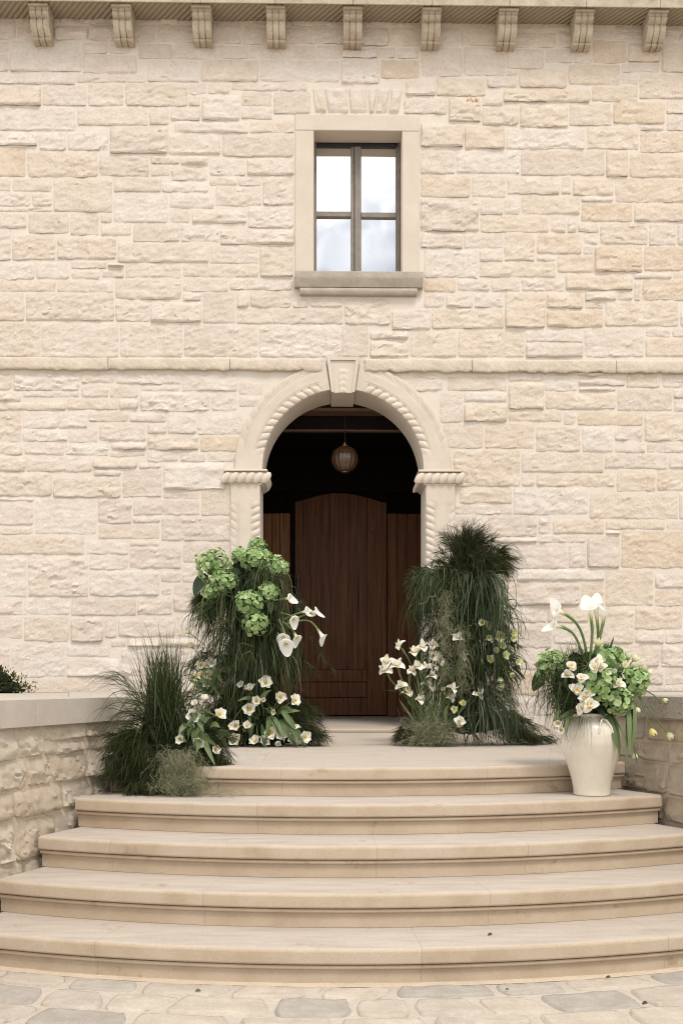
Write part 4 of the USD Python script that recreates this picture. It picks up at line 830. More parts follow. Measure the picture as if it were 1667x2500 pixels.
def iris(p, foot, axis, rs, label, group, size=.052):
    t = thing('iris', label, 'iris', foot, group)
    R = frame(axis) ; a0 = rs.rand() * 6.28
    fall = [petal(size * rs.uniform(.85, 1.15), size * .45, .75 + rs.normal() * .15, -1.2 + rs.uniform(-.6, .5), .12, a0 + k * 2.094 + rs.normal() * .25, rs, nu=9, tip=1.0, wave=.003) for k in range(3)]
    std = [petal(size * rs.uniform(.8, 1.1), size * .36, 1.0 + rs.normal() * .25, 1.35 + rs.uniform(-.6, .4), .3, a0 + 1.047 + k * 2.094 + rs.normal() * .25, rs, tip=.8, wave=.003) for k in range(3)]
    sty = [petal(size * .55, size * .14, .75, .15, -.4, a0 + k * 2.094, rs, tip=.9) for k in range(3)]
    sig = [petal(size * .55, size * .17, .80, -.25, .12, a0 + k * 2.094, rs, nu=7, tip=1.0) for k in range(3)]
    for g in sig:
        g[0][:, 2] += .0022
    add_petals(t, fall, M['white'], R, p, 1, 'fall_petal'); add_petals(t, std, M['white'], R, p, 1, 'upright_petal'); add_petals(t, sty, M['white'], R, p, 1, 'style_arm')
    add_petals(t, [(g[0], g[1], g[2]) for g in sig], M['yellow'], R, p, 1, 'yellow_blotch')
    q = p - unit(axis) * .05
    stem(t, np.vstack([bez(np.array(foot), foot + (q - foot) * np.array([.2, .3, .45]), q - unit(axis) * np.linalg.norm(q - foot) * .3, q, 12), [p]]), np.r_[np.linspace(.0042, .0034, 10), .0055, .006, .004], 'stem')
    for k in range(1):
        put('sheath_leaf', lance(q - unit(axis) * .03, q + unit(axis) * .02 + rs.normal(size=3) * .008, q + unit(axis) * .045 + rs.normal(size=3) * .01, .013, rs), M['leaf'], t)
    return t
def lance(p0, p1, p2, w, rs, k=10, fold=.25, u=None):
    'a strap or lance leaf along a bent line, folded along its midrib'
    t = np.linspace(0, 1, k)[:, None]; C = (1 - t) ** 2 * p0 + 2 * t * (1 - t) * np.asarray(p1) + t * t * np.asarray(p2)
    T = unit(np.gradient(C, axis=0)); ref = unit(rs.normal(size=3) * .5 + np.array([0, -1, .4])); S = unit(np.cross(T, ref)); N = np.cross(S, T)
    ww = w * .5 * np.sin(PI * np.clip(t * .93 + .06, 0, 1)) ** .7
    V = np.stack([C - S * ww + N * ww * fold, C, C + S * ww + N * ww * fold], 1).reshape(-1, 3)
    uv = np.stack([np.full(3 * k, rs.rand() if u is None else u), np.repeat(t.ravel(), 3)], 1)
    return V, tri(grid_faces(k, 3)), uv
def open_flower(name, cat, p, foot, axis, rs, label, group, size, mat, openness=.6, petals=6, centre=True, tip=.62, W=.50, leaves=(), bend=None, stem_r=.0035):
    t = thing(name, label, cat, foot, group); R = frame(axis); a0 = rs.rand() * 6.28
    ps = [petal(size * rs.uniform(.92, 1.06), size * W * (1.0 if k % 2 else .88) * rs.uniform(.9, 1.1), 1.2 - openness * .85 + rs.normal() * .10, 1.65 - openness * 1.45 + rs.normal() * .25, .5, a0 + k * 2 * PI / petals + rs.normal() * .14, rs, tip=tip, wave=.002) for k in range(petals)]
    add_petals(t, ps, M[mat], R, p, 1)
    if centre:
        c = trimesh.creation.icosphere(1, size * .10); c.vertices = c.vertices * (1, 1, 1.6) + (0, 0, size * .2)
        obj('pistil', (c.vertices @ R.T + p, c.faces), M['leaf_c'], t, smooth=True)
        st = []
        for k in range(6):
            a = k * PI / 3 + .3; b = trimesh.creation.icosphere(1, size * .06); b.vertices = b.vertices * (1, 1, 2.2) + (math.cos(a) * size * .2, math.sin(a) * size * .2, size * .26); st.append((b.vertices @ R.T + p, b.faces))
        obj('stamens', join(st), M['yellow'], t, smooth=True)
    ax = unit(axis); q = p - ax * size * .15
    b = foot + (q - foot) * .45 + (np.array([0, 0, .03]) if bend is None else np.asarray(bend))
    stem(t, bez(np.array(foot, float), b, q - ax * .04, q, 10), stem_r, 'stem')
    for lf in leaves: put('leaf', lf, M['leaf'], t)
    return t
M['leaf_c'] = plain('yellow_green_pistil', (0.42, 0.42, 0.10), .5)
def bud(name, cat, p, foot, axis, rs, label, group, L, mat, bend=None, r=.42):
    'a closed tulip: six petals folded round an egg'
    t = thing(name, label, cat, foot, group); R = frame(axis); a0 = rs.rand() * 6
    ps = []
    for k in range(6):
        g = petal(L * 1.12, L * .30, .55, 1.95, .35, a0 + k * 2 * PI / 6, rs, nu=8, tip=.85)
        ps.append(g)
    add_petals(t, ps, M[mat], R, p - unit(axis) * L * .5, 1)
    q = p - unit(axis) * L * .5
    stem(t, bez(np.array(foot, float), foot + (q - foot) * .45 + (np.zeros(3) if bend is None else np.asarray(bend)), q - unit(axis) * .05, q, 10), .0032, 'stem')
    return t
def calla(p, foot, axis, face, rs, label, group, L=.12, W=.045, bend=None, r=.0065):
    'p: where the spathe leaves the stem; axis: along the flower; face: towards its open side'
    t = thing('calla_lily', label, 'calla lily', foot, group)
    nu, nv = 22, 30; tt = np.linspace(0, 1, nu); a = np.linspace(-PI * 1.06, PI * 1.06, nv)
    T, Aa = np.meshgrid(tt, a, indexing='ij')
    rad = .007 + .008 * T + W * sstep((T - .32) / .68) ** 1.6 * .52
    tipf = np.exp(-((np.abs(Aa) - 0) / 1.0) ** 2)          # the pointed tip lies opposite the overlap
    z = L * (T ** .9) * (.82 + .18 * tipf * T) ; flare = W * .42 * sstep((T - .70) / .30)
    rr_ = rad + flare; z = z - flare * .35 - .012 * sstep((T - .85) / .15) * (1 - tipf) + .018 * tipf * T ** 6
    x = -rr_ * np.cos(Aa) * (1 + .5 * tipf * T ** 3); y = rr_ * np.sin(Aa); rr2 = .002 * np.sign(Aa)
    V = np.stack([x + rr2 * (np.abs(Aa) > 2.6), y, z], -1).reshape(-1, 3)
    ax = unit(axis); fx = unit(np.asarray(face) - ax * (np.asarray(face) @ ax)); R = np.stack([fx, np.cross(ax, fx), ax], 1)
    uv = np.stack([np.full(nu * nv, rs.rand()), T.ravel()], 1)
    put('spathe', (V @ R.T + p, tri(grid_faces(nu, nv)), uv), M['spathe'], t)
    obj('spadix', tube(np.array([[0, 0, .015], [0.002, 0, L * .3], [.004, 0, L * .5], [.006, 0, L * .64]]) @ R.T + p, [.004, .0055, .0055, .003], 8), M['yellow'], t, smooth=True)
    foot = np.array(foot, float)
    stem(t, bez(foot, foot + (p - foot) * .4 + (np.zeros(3) if bend is None else np.asarray(bend)), p - ax * np.linalg.norm(p - foot) * .35, p + ax * .006, 18), np.r_[np.full(14, r), np.full(4, r * 1.15)], 'stem')
    return t
def hydrangea(c, foot, rad, rs, label, group, view=(0, -1, .35), leaves=2, n=None, squash=.85):
    t = thing('hydrangea', label, 'hydrangea', foot, group); ax = unit(c - np.asarray(foot) + np.array([0, -.05, 0])); n = n or int(85 + 420 * rad)
    parts = []; k = np.arange(n); zz = 1 - 1.55 * (k + .5) / n; ph = k * 2.39996
    D = np.stack([np.sqrt(1 - zz ** 2) * np.cos(ph), np.sqrt(1 - zz ** 2) * np.sin(ph), zz], 1) + rs.normal(size=(n, 3)) * .10; D = unit(D)
    Rf = frame(unit(np.asarray(view)))
    for d in D:
        dd = Rf @ d; pos = c + dd * rad * (.88 + .5 * (noise(d * 2.2 + rad * 50, 5) - .3)) * rs.uniform(.85, 1.08) * np.array([1, squash, .92]); R = frame(unit(dd + rs.normal(size=3) * .40)); u = np.clip(rs.normal(.5, .22), 0, 1); s = .0185 * rs.uniform(.75, 1.2); a0 = rs.rand() * 6
        for q in range(4):
            g = petal(s, s * .62, .35, -.05 + rs.normal() * .25, .22, a0 + q * PI / 2, rs, nu=4, nv=3, tip=.55, u=u, base=.16); parts.append(place(g, R, pos))
    put('flower_head', merge(parts), M['hydrangea'], t, kind='stuff')
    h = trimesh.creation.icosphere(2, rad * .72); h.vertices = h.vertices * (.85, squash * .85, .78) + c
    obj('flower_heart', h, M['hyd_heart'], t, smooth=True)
    stem(t, bez(np.array(foot, float), foot + (c - foot) * .4, c - ax * rad, c - ax * rad * .3, 8), .006, 'stem_dark')
    for q in range(leaves):
        a = rs.uniform(0, 6.28); o = Rf @ np.array([math.cos(a), math.sin(a), -.35]); p0 = c + o * rad * .6; put('leaf', lance(p0, c + o * rad * 1.25 + (0, 0, .02), c + o * rad * 1.75 - (0, 0, .03), rad * .85, rs), M['leaf_dark'], t)
    return t
M['hyd_heart'] = plain('shaded_hydrangea_heart', (0.12, 0.18, 0.065), .8)  # deeper green heart: shade between florets put into the colour
def heart(name, path, radii, rs, parent):  # dark inner blobs added to block light and stop see-through
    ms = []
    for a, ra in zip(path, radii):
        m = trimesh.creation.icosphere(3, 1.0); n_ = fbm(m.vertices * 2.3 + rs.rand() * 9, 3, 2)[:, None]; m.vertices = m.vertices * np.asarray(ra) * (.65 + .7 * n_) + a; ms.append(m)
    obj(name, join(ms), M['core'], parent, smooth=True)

# ================================================================ PLANTING BESIDE THE DOOR, hydrangea side
rs = np.random.RandomState(21)
DL = 6.95
colL = thing('greenery_column', 'tall column of dark hanging grass and needles below the green hydrangeas by the door', 'greenery', P4(1000, 1290, DL))
heart('added_dark_core', [P4(960, 330, DL + .05), P4(985, 560, DL + .05), P4(1000, 800, DL + .05), P4(1000, 1060, DL + .05), P4(900, 1180, DL), P4(1080, 1200, DL), P4(800, 380, DL + .05)], [(.14, .13, .15), (.15, .13, .22), (.17, .14, .22), (.20, .15, .22), (.22, .15, .13), (.22, .15, .13), (.09, .08, .09)], rs, colL)
cxl = P4(1010, 500, DL)[0]
def outL(r): return np.array([(r[0] - cxl) * .45 + rs.normal(0, .03), rs.uniform(-.14, -.02), rs.uniform(.0, .09)])
r1 = [P4(np.clip(rs.normal(980, 95), 810, 1150), rs.uniform(260, 520), DL - rs.uniform(-.02, .16)) for _ in range(30)] + [P4(np.clip(rs.normal(1000, 110), 810, 1160), rs.uniform(520, 850), DL - rs.uniform(.0, .18)) for _ in range(28)]
g = [tufts(rs, r1, 26, outL, (.22, .55), floor=LAND)]
n = 380; y = rs.uniform(280, 1150, n); p0 = np.array([P4(np.clip(rs.normal(990, 85), 820, 1130), q_, DL - rs.uniform(.02, .18)) for q_ in y]); d0 = unit(np.stack([rs.normal(-.1, .45, n), rs.uniform(-.8, .0, n), rs.uniform(-.6, .9, n)], 1)); g.append(ribbons(arcs(p0, d0, rs.uniform(.14, .32, n), rs.uniform(.7, 1.5, n), 9, rs, .05), rs.uniform(.003, .009, n), rs))
put('hanging_grass', merge(g), M['grass_dark'], colL, kind='stuff')
n = 260; x = rs.uniform(900, 1180, n); p0 = np.array([P4(a, b, DL - rs.uniform(.10, .19)) for a, b in zip(x, rs.uniform(300, 800, n))])
out = np.stack([(x - 1020) / 380 * .12 + rs.normal(0, .05, n), rs.uniform(-.10, .0, n), rs.uniform(.0, .04, n)], 1)
put('bluish_grass', ribbons(hang(p0, out, rs.uniform(.2, .5, n), 9, rs, LAND), rs.uniform(.004, .008, n), rs), M['grass_blue'], colL, kind='stuff')
g = []
n = 42; p0 = scatter(rs, n, P4(790, 400, DL), (.06, .06, .06)); d0 = unit(np.stack([rs.uniform(-1.1, .1, n), rs.uniform(-.6, .4, n), rs.uniform(-1.0, -.1, n)], 1)); g.append(sprigs(p0, d0, rs.uniform(.10, .20, n), .35, rs, 70, .06))
n = 190; x = rs.normal(1010, 125, n); y = rs.uniform(250, 1200, n); p0 = np.array([P4(a, b, DL - rs.uniform(-.1, .12)) for a, b in zip(x, y)]); d0 = unit(np.stack([(x - 1020) / 300 + rs.normal(0, .3, n), rs.uniform(-.9, .2, n), rs.uniform(-.9, .15, n)], 1)); g.append(sprigs(p0, d0, rs.uniform(.10, .22, n), .4, rs, 60, .06))
n = 46; p0 = scatter(rs, n, P4(1200, 1060, DL - .05), (.09, .08, .12)); d0 = unit(np.stack([rs.uniform(.3, 1.0, n), rs.uniform(-.5, .2, n), rs.uniform(-.75, -.05, n)], 1)); g.append(sprigs(p0, d0, rs.uniform(.16, .30, n), .35, rs, 70, .06))
n = 26; p0 = scatter(rs, n, P4(1230, 1190, DL - .1), (.06, .08, .04)); d0 = unit(np.stack([rs.uniform(.6, 1.0, n), rs.uniform(-.4, .1, n), rs.uniform(-.45, -.1, n)], 1)); q = sprigs(p0, d0, rs.uniform(.18, .27, n), .15, rs, 70, .055); q[0][:, 2] = np.maximum(q[0][:, 2], LAND + .004); g.append(q)
n = 60; p0 = scatter(rs, n, P4(780, 980, DL - .05), (.17, .10, .28)); d0 = unit(np.stack([rs.uniform(-.7, .5, n), rs.uniform(-.8, .1, n), rs.uniform(-.6, .6, n)], 1)); g.append(sprigs(p0, d0, rs.uniform(.10, .20, n), .35, rs, 60, .05))
n = 60; p0 = scatter(rs, n, P4(900, 1230, DL - .12), (.3, .08, .05)); d0 = unit(np.stack([rs.uniform(-.7, .7, n), rs.uniform(-.9, -.1, n), rs.uniform(-.3, .5, n)], 1)); q = sprigs(p0, d0, rs.uniform(.08, .15, n), .35, rs, 55, .05); q[0][:, 2] = np.maximum(q[0][:, 2], LAND + .004); g.append(q)
put('needle_foliage', merge(g), M['needle'], colL, kind='stuff')
g = []
n = 80; p0 = scatter(rs, n, P4(1190, 930, DL - .05), (.06, .07, .16)); d0 = unit(np.stack([rs.uniform(.2, 1.0, n), rs.uniform(-.5, .2, n), rs.uniform(-.3, .7, n)], 1)); g.append(ribbons(arcs(p0, d0, rs.uniform(.12, .32, n), rs.uniform(.2, .9, n), 8, rs), rs.uniform(.0012, .002, n), rs))
n = 50; p0 = scatter(rs, n, P4(1000, 260, DL), (.13, .06, .05)); d0 = unit(np.stack([rs.uniform(-.5, .5, n), rs.uniform(-.6, .1, n), rs.uniform(-.6, .8, n)], 1)); g.append(ribbons(arcs(p0, d0, rs.uniform(.12, .3, n), rs.uniform(.5, 1.2, n), 8, rs), rs.uniform(.0012, .002, n), rs))
put('wispy_grass', merge(g), M['grass_thin'], colL, kind='stuff')
rs = np.random.RandomState(5)
for (zx, zy, lab) in ((940, 735, ''), (990, 742, ''), (935, 795, ''), (1005, 800, '')):
    c = P4(zx, zy, DL - .17); m = []
    for q in range(4): m.append(trimesh.creation.icosphere(1, .007 * rs.uniform(.8, 1.2)).apply_translation(c + rs.normal(size=3) * .011))
    obj('orange_berries', join(m), M['berry'], colL, smooth=True)
obj('bare_twig', tube(np.array([P4(960, 838, DL - .19), P4(1005, 826, DL - .2), P4(1048, 808, DL - .22)]), .0025, 5), M['grass_blue'], colL)

hy = 'green hydrangeas by the open side of the door'
for (zx, zy, rz, dd, lab) in ((775, 245, 92, -.10, 'big round green hydrangea at the outer top corner of the grass column'), (835, 340, 64, -.18, 'green hydrangea just under the big outer one, above the pine needles'),
        (765, 402, 44, -.16, 'small green hydrangea hanging lowest of the outer trio'), (930, 185, 38, -.03, 'small green hydrangea between the outer cluster and the top cluster'),
        (1012, 205, 62, -.10, 'green hydrangea in the middle of the top cluster facing the steps'), (1072, 205, 42, -.03, 'green hydrangea tucked behind the top cluster beside the jamb'),
        (1140, 258, 64, -.06, 'large green hydrangea against the lit brown door frame'), (1030, 128, 42, .06, 'darker green hydrangea topmost on the column, with a broad leaf'),
        (985, 463, 66, -.27, 'green hydrangea alone in the middle of the hanging grass'), (1095, 405, 48, -.24, 'small green hydrangea half hidden by grass next to the door frame'),
        (1025, 580, 60, -.28, 'lowest green hydrangea on the column, above the orange berries')):
    c = P4(zx, zy, DL + dd); hydrangea(c, np.array([c[0] * .6 + P4(1000, 0, DL)[0] * .4, c[1] + .12, c[2] - .10]), rz * 1.1 * .41454 / FPX * DL, rs, lab, hy, view=(rs.uniform(-.4, .4), -1, rs.uniform(.2, .8)), leaves=2 if zy < 300 else 1)
# callas reaching across the door
cg = 'calla lilies reaching across the door'
rc = np.random.RandomState(8)
def cL(zx, zy, ax, face, foot, lab, L=.10, W=.030, bend=None, d=DL - .27): calla(P4(zx, zy, d), P4(*foot, d + .02), np.array(ax, float), np.array(face, float), rc, lab, cg, L * .85, W * .80, bend, .0055)
cL(1385, 615, (.55, -.1, -.85), (.6, -.6, .3), (1215, 590), 'white calla lily nodding downwards furthest out over the door', .12, .028, (.05, 0, .06))
cL(1345, 525, (.95, -.2, .22), (.1, -.5, .9), (1200, 590), 'white calla lily opening upwards at the end of its stem before the door', .085, .028, (.03, 0, .02))
cL(1290, 520, (.9, -.35, .12), (-.1, -.8, .5), (1190, 560), 'cream calla lily side on, just behind the upward opening calla', .085, .026)
cL(1235, 545, (.35, -.5, -.5), (.5, -.9, .2), (1170, 520), 'short white calla lily drooping next to the two outstretched callas', .075, .028)
cL(1190, 640, (-.05, -.55, -.75), (.1, -1, .2), (1160, 560), 'broad white calla lily hanging against dark grass below the outstretched ones', .085, .040, None, DL - .29)
cL(1250, 640, (.35, -.45, -.7), (.7, -.6, .2), (1180, 570), 'narrow cream calla lily hanging beside the broad white one', .095, .026)
cL(1200, 695, (.1, -.7, -.5), (0, -1, .3), (1150, 640), 'lowest white calla lily facing forward over the grass', .07, .045, None, DL - .29)
cL(1195, 440, (.75, -.3, .05), (.2, -.8, .5), (1130, 450), 'half hidden white calla lily beside the small hydrangea and door frame', .075, .026)
# pale buds
rb = np.random.RandomState(12); bg = 'pale yellow tulip buds on bare stems'
for (zx, zy, fx, fy, lab) in ((625, 635, 730, 720, 'upper pale yellow tulip bud leaning out over the cream wall'), (643, 715, 712, 810, 'lower pale yellow tulip bud leaning out over the cream wall'),
        (825, 572, 815, 700, 'yellow tulip bud standing in grass under the outer hydrangeas'), (912, 640, 895, 710, 'tiny pale tulip bud in the grass left of the lowest hydrangea'.replace('left of', 'beside')), (1135, 490, 1120, 560, 'yellow tulip bud between small hydrangea and hanging callas')):
    p, f = P4(zx, zy, DL - .14), P4(fx, fy, DL - .08); bud('tulip', 'tulip', p, f, unit(p - f) + np.array([-.2 if zx < 700 else 0, -.1, .1]), rb, lab, bg, .042, 'yellowgreen')
# open white tulips at the foot
rt = np.random.RandomState(31); tg = 'open white tulips at the foot of the grass column'
def tul(zx, zy, lab, grp, axis, foot, d, size=.046, op=.62, lv=0, mat='white', rr_=rt, pf=P4):
    size = size * 1.12 * rr_.uniform(.88, 1.12)
    p = pf(zx, zy, d); f = pf(foot[0], foot[1], d + .06); L = []
    for q in range(lv):
        o = np.array([rr_.uniform(-.08, .08), rr_.uniform(-.1, -.03), rr_.uniform(-.02, .05)]); L.append(lance(f, f + (p - f) * .4 + o, p + np.array([rr_.uniform(-.05, .05), rr_.uniform(-.05, .0), -rr_.uniform(.0, .11)]), rr_.uniform(.028, .046), rr_))
    open_flower('tulip', 'tulip', p, f, np.array(axis, float), rr_, lab, grp, size, mat, op, leaves=L)
D2 = DL - .22
for a in ((945, 955, 'white tulip seen from the side, highest and outermost of the tulip mound', (-.5, -.6, .5), (985, 1080), .042, .5, 1), (1082, 940, 'large open white tulip at the very top of the tulip mound', (.1, -1, .45), (1060, 1090), .052, .8, 1),
        (995, 980, 'white tulip seen edge on just under the topmost one', (-.3, -.5, .8), (1010, 1090), .045, .5, 0), (1030, 1045, 'cupped white tulip with yellow heart in the row of three across the mound, middle one', (0, -1, .25), (1050, 1130), .040, .55, 1),
        (1067, 1038, 'small cupped white tulip closing the row of three across the mound', (.2, -1, .2), (1070, 1130), .030, .4, 0), (990, 1090, 'wide open white tulip with yellow heart opening the row of three', (-.2, -1, .1), (1040, 1150), .052, .75, 1),
        (1168, 1025, 'rounded white tulip above the long hanging leaves', (.1, -1, .35), (1110, 1120), .050, .55, 2), (1250, 1040, 'white tulip reaching out nearest to the dark door foot', (.6, -.8, .4), (1150, 1120), .047, .8, 2)):
    tul(a[0], a[1], a[2], tg, a[3], a[4], D2, a[5], a[6], a[7])
for a in ((908, 1190, 'open white tulip low on the mound, nearest the front grass clump', (-.3, -1, .2), (990, 1200), .048, .75, 1), (972, 1195, 'half closed white tulip low on the mound between two open ones', (0, -.9, .4), (1020, 1180), .042, .45, 1),
        (905, 1270, 'white tulip resting on the landing at the outer end of the bottom row', (-.2, -1, .15), (800, 1215), .046, .7, 2), (1115, 1230, 'broad white tulip with yellow heart above the bottom row', (-.2, -1, .15), (1090, 1140), .050, .75, 2),
        (1172, 1240, 'white tulip facing out beside the broad one above the bottom row', (.2, -1, .2), (1110, 1130), .044, .8, 2), (1080, 1275, 'white tulip lying on the landing in the middle of the bottom row', (0, -1, .1), (1060, 1180), .044, .8, 1),
        (1025, 1285, 'flattened white tulip lying on the landing before the bottom row', (-.3, -.7, .5), (1030, 1190), .044, .6, 0), (1155, 1275, 'narrow white tulip lying on the landing with petals pointing down', (0, -.5, -.8), (1140, 1170), .036, .45, 0),
        (1235, 1255, 'white tulip on the landing next to the end of the bottom row', (.3, -.8, -.2), (1170, 1150), .044, .8, 2), (1308, 1255, 'white tulip on the landing ending the bottom row, nearest the door', (.4, -1, .1), (1190, 1140), .050, .75, 2),
        (1255, 1180, 'drooping white tulip under a long leaf near the door foot', (.4, -.4, -.8), (1170, 1090), .040, .4, 1), (1125, 1112, 'small white tulip peeping between hanging leaves in the mound centre', (.2, -1, .1), (1100, 1080), .026, .4, 1)):
    tul(a[0], a[1], a[2], tg, a[3], a[4], D2 - .04, a[5], a[6], a[7])
# small white flowers between column and clump
wg = 'small white flowers between the grass column and the front clump'
rw = np.random.RandomState(44)
W_ = [(700, 830, 'a pair of white petals highest beside the bud stems'), (735, 832, 'white blossom highest in the cluster, against the wall'), (770, 820, 'white blossom beside the highest, half under leaves'), (660, 905, 'cream blossom outermost in the cluster, near the grass tips'),
      (705, 895, 'cream blossom second from the outside of the cluster'), (750, 905, 'round white blossom with yellow heart in the middle of the cluster'), (800, 910, 'white blossom in the shade of the column'), (735, 945, 'white blossom hanging below the round one'), (825, 940, 'white blossom hanging lowest in the shade'), (848, 860, 'white blossom closest to the column grass')]
for zx, zy, lab in W_:
    tul(zx, zy, lab, wg, (rw.uniform(-.5, .5), -1, rw.uniform(-.2, .6)), (760 + rw.uniform(-30, 60), 1000), DL - .16, rw.uniform(.030, .040), rw.uniform(.5, .85), 1 if rw.rand() < .6 else 0, 'cream' if zx < 720 else 'white', rw)
for k in range(9):
    p = P4(rw.uniform(640, 860), rw.uniform(800, 960), DL - .12); q = P4(rw.uniform(650, 850), rw.uniform(880, 1050), DL - .2)
    put('broad_leaf', lance(p, (p + q) / 2 + np.array([0, -.04, .05]), q, .03, rw), M['leaf'], colL)

# ================================================================ FRONT GRASS CLUMP on the steps
rs = np.random.RandomState(77)
DG = 5.30
clump = thing('grass_clump', 'spiky dark grass clump with a needle skirt on the upper steps beside grey coping', 'grass', P4(480, 1480, DG))
heart('added_dark_core', [P4(470, 1200, DG + .03), P4(420, 1350, DG), P4(600, 1330, DG), P4(300, 1300, DG + .02), P4(700, 1230, DG + .05), P4(420, 1480, DG - .03)], [(.10, .10, .14), (.11, .09, .09), (.10, .10, .08), (.07, .06, .07), (.08, .06, .07), (.08, .06, .05)], rs, clump)
g = []
n = 520; x = rs.normal(490, 62, n); p0 = np.array([P4(a, b, DG + rs.uniform(-.10, .10)) for a, b in zip(x, rs.uniform(1130, 1330, n))])
tx = rs.normal(485, 80, n); ty = rs.triangular(560, 760, 1120, n); tgt = np.array([P4(a, b, DG + rs.normal(0, .12)) for a, b in zip(tx, ty)])
v = tgt - p0; g.append(ribbons(arcs(p0, unit(v), np.linalg.norm(v, axis=1) * 1.05, rs.uniform(.0, .14, n), 8, rs, .018), rs.uniform(.0040, .0080, n), rs))
n = 190; p0 = np.array([P4(a, b, DG + rs.uniform(-.1, .08)) for a, b in zip(rs.normal(450, 45, n), rs.uniform(1080, 1320, n))])
d0 = unit(np.stack([rs.uniform(-1.0, -.25, n), rs.uniform(-.5, .3, n), rs.uniform(.6, 1.2, n)], 1)); g.append(ribbons(arcs(p0, d0, rs.uniform(.30, .62, n), rs.uniform(.5, 1.25, n), 10, rs, .02), rs.uniform(.003, .006, n), rs))
n = 130; p0 = np.array([P4(a, b, DG + rs.uniform(-.1, .08)) for a, b in zip(rs.normal(540, 45, n), rs.uniform(1050, 1300, n))])
d0 = unit(np.stack([rs.uniform(.1, .9, n), rs.uniform(-.5, .4, n), rs.uniform(.5, 1.2, n)], 1)); g.append(ribbons(arcs(p0, d0, rs.uniform(.25, .45, n), rs.uniform(.4, 1.1, n), 9, rs, .02), rs.uniform(.003, .006, n), rs))
put('grass_blades', merge(g), M['grass_dark'], clump, kind='stuff')
g = []
n = 50; p0 = scatter(rs, n, P4(330, 1020, DG), (.05, .06, .05)); tg2 = np.array([P4(rs.uniform(-10, 140), rs.uniform(930, 1010), DG + rs.uniform(-.05, .1)) for _ in range(n)]); v = tg2 - p0
t_ = np.linspace(0, 1, 10)[None, :, None]; g.append(ribbons(p0[:, None] + v[:, None] * t_ + np.array([0, 0, 1.0]) * (rs.uniform(.05, .12, n)[:, None, None]) * np.sin(t_ * PI), rs.uniform(.0016, .003, n), rs))
put('arching_blades', merge(g), M['grass_dark'], clump, kind='stuff')
g = []
n = 42; p0 = scatter(rs, n, P4(430, 1100, DG), (.10, .08, .10)); d0 = unit(np.stack([rs.uniform(-1, .9, n), rs.uniform(-.6, .4, n), rs.uniform(.2, 1.4, n)], 1)); g.append(ribbons(arcs(p0, d0, rs.uniform(.35, .75, n), rs.uniform(.3, 1.3, n), 11, rs, .03), np.full(n, .0013), rs))
for (a, b, c, d_, e, f) in ((330, 1250, 100, 1150, 40, 1690), (330, 1300, 220, 1250, 235, 1580), (430, 1450, 360, 1500, 470, 1690), (300, 1150, 60, 1080, 190, 1600), (560, 1500, 600, 1560, 640, 1620), (880, 1150, 985, 1300, 975, 1390), (440, 1540, 420, 1600, 415, 1660)):
    p, q, r_ = P4(a, b, DG - .08), P4(c, d_, DG - .15), P4(e, f, DG - .2); t_ = np.linspace(0, 1, 14)[:, None]; g.append(ribbons(((1 - t_) ** 2 * p + 2 * t_ * (1 - t_) * q + t_ ** 2 * r_)[None], np.full(1, .0022), rs))
put('stray_blades', merge(g), M['grass_thin'], clump, kind='stuff')
g = []
n = 150; p0 = scatter(rs, n, P4(350, 1320, DG - .02), (.12, .08, .14)); d0 = unit(np.stack([rs.uniform(-1.1, .35, n), rs.uniform(-.9, .2, n), rs.uniform(-.9, .45, n)], 1)); g.append(sprigs(p0, d0, rs.uniform(.08, .15, n), .45, rs, 75, .055, .0015))
n = 40; p0 = scatter(rs, n, P4(420, 1470, DG - .06), (.09, .06, .06)); d0 = unit(np.stack([rs.uniform(-.7, .5, n), rs.uniform(-.9, -.1, n), rs.uniform(-1.0, -.2, n)], 1)); g.append(sprigs(p0, d0, rs.uniform(.07, .13, n), .35, rs, 70, .05, .0015))
n = 110; p0 = scatter(rs, n, P4(680, 1290, DG), (.12, .08, .10)); d0 = unit(np.stack([rs.uniform(-.2, 1.0, n), rs.uniform(-.9, .2, n), rs.uniform(-.75, .35, n)], 1)); g.append(sprigs(p0, d0, rs.uniform(.08, .15, n), .4, rs, 70, .05, .0015))
n = 24; p0 = scatter(rs, n, P4(720, 1370, DG - .02), (.05, .05, .03)); d0 = unit(np.stack([rs.uniform(.5, 1.0, n), rs.uniform(-.5, .1, n), rs.uniform(-.5, -.1, n)], 1)); g.append(sprigs(p0, d0, rs.uniform(.10, .15, n), .2, rs, 70, .045, .0015))
put('needle_foliage', merge(g), M['needle'], clump, kind='stuff')
mg = []
n = 1200; p0 = np.array([P4(a, b, DG - rs.uniform(.09, .18)) for a, b in zip(rs.normal(570, 60, n), rs.uniform(1320, 1500, n))]); mg.append(mossy(p0, rs.uniform(.04, .11, n), rs, 18, .0040, (0.05, -.15, -1)))
n = 700; p0 = np.array([P4(a, b, DG - rs.uniform(.14, .22)) for a, b in zip(rs.normal(580, 75, n), rs.uniform(1500, 1570, n))]); mg.append(mossy(p0, rs.uniform(.03, .09, n), rs, 16, .0038, (.7, -.2, -.2)))
n = 60; p0 = np.array([P4(a, 1600, DG - .2) for a in rs.uniform(700, 800, n)]); mg.append(mossy(p0, rs.uniform(.08, .22, n), rs, 14, .008, (1, 0, -.03), .0015, .1))
q = merge(mg); q[0][:, 2] = np.maximum(q[0][:, 2], LAND - RISE + .004)
mo = put('hanging_moss', q, M['moss'], None, kind='stuff'); tag(mo, 'pale moss spilling down over the upper step from the grass clump', 'moss')
ng = 'white tulips tucked into the front grass clump'
rn = np.random.RandomState(9)
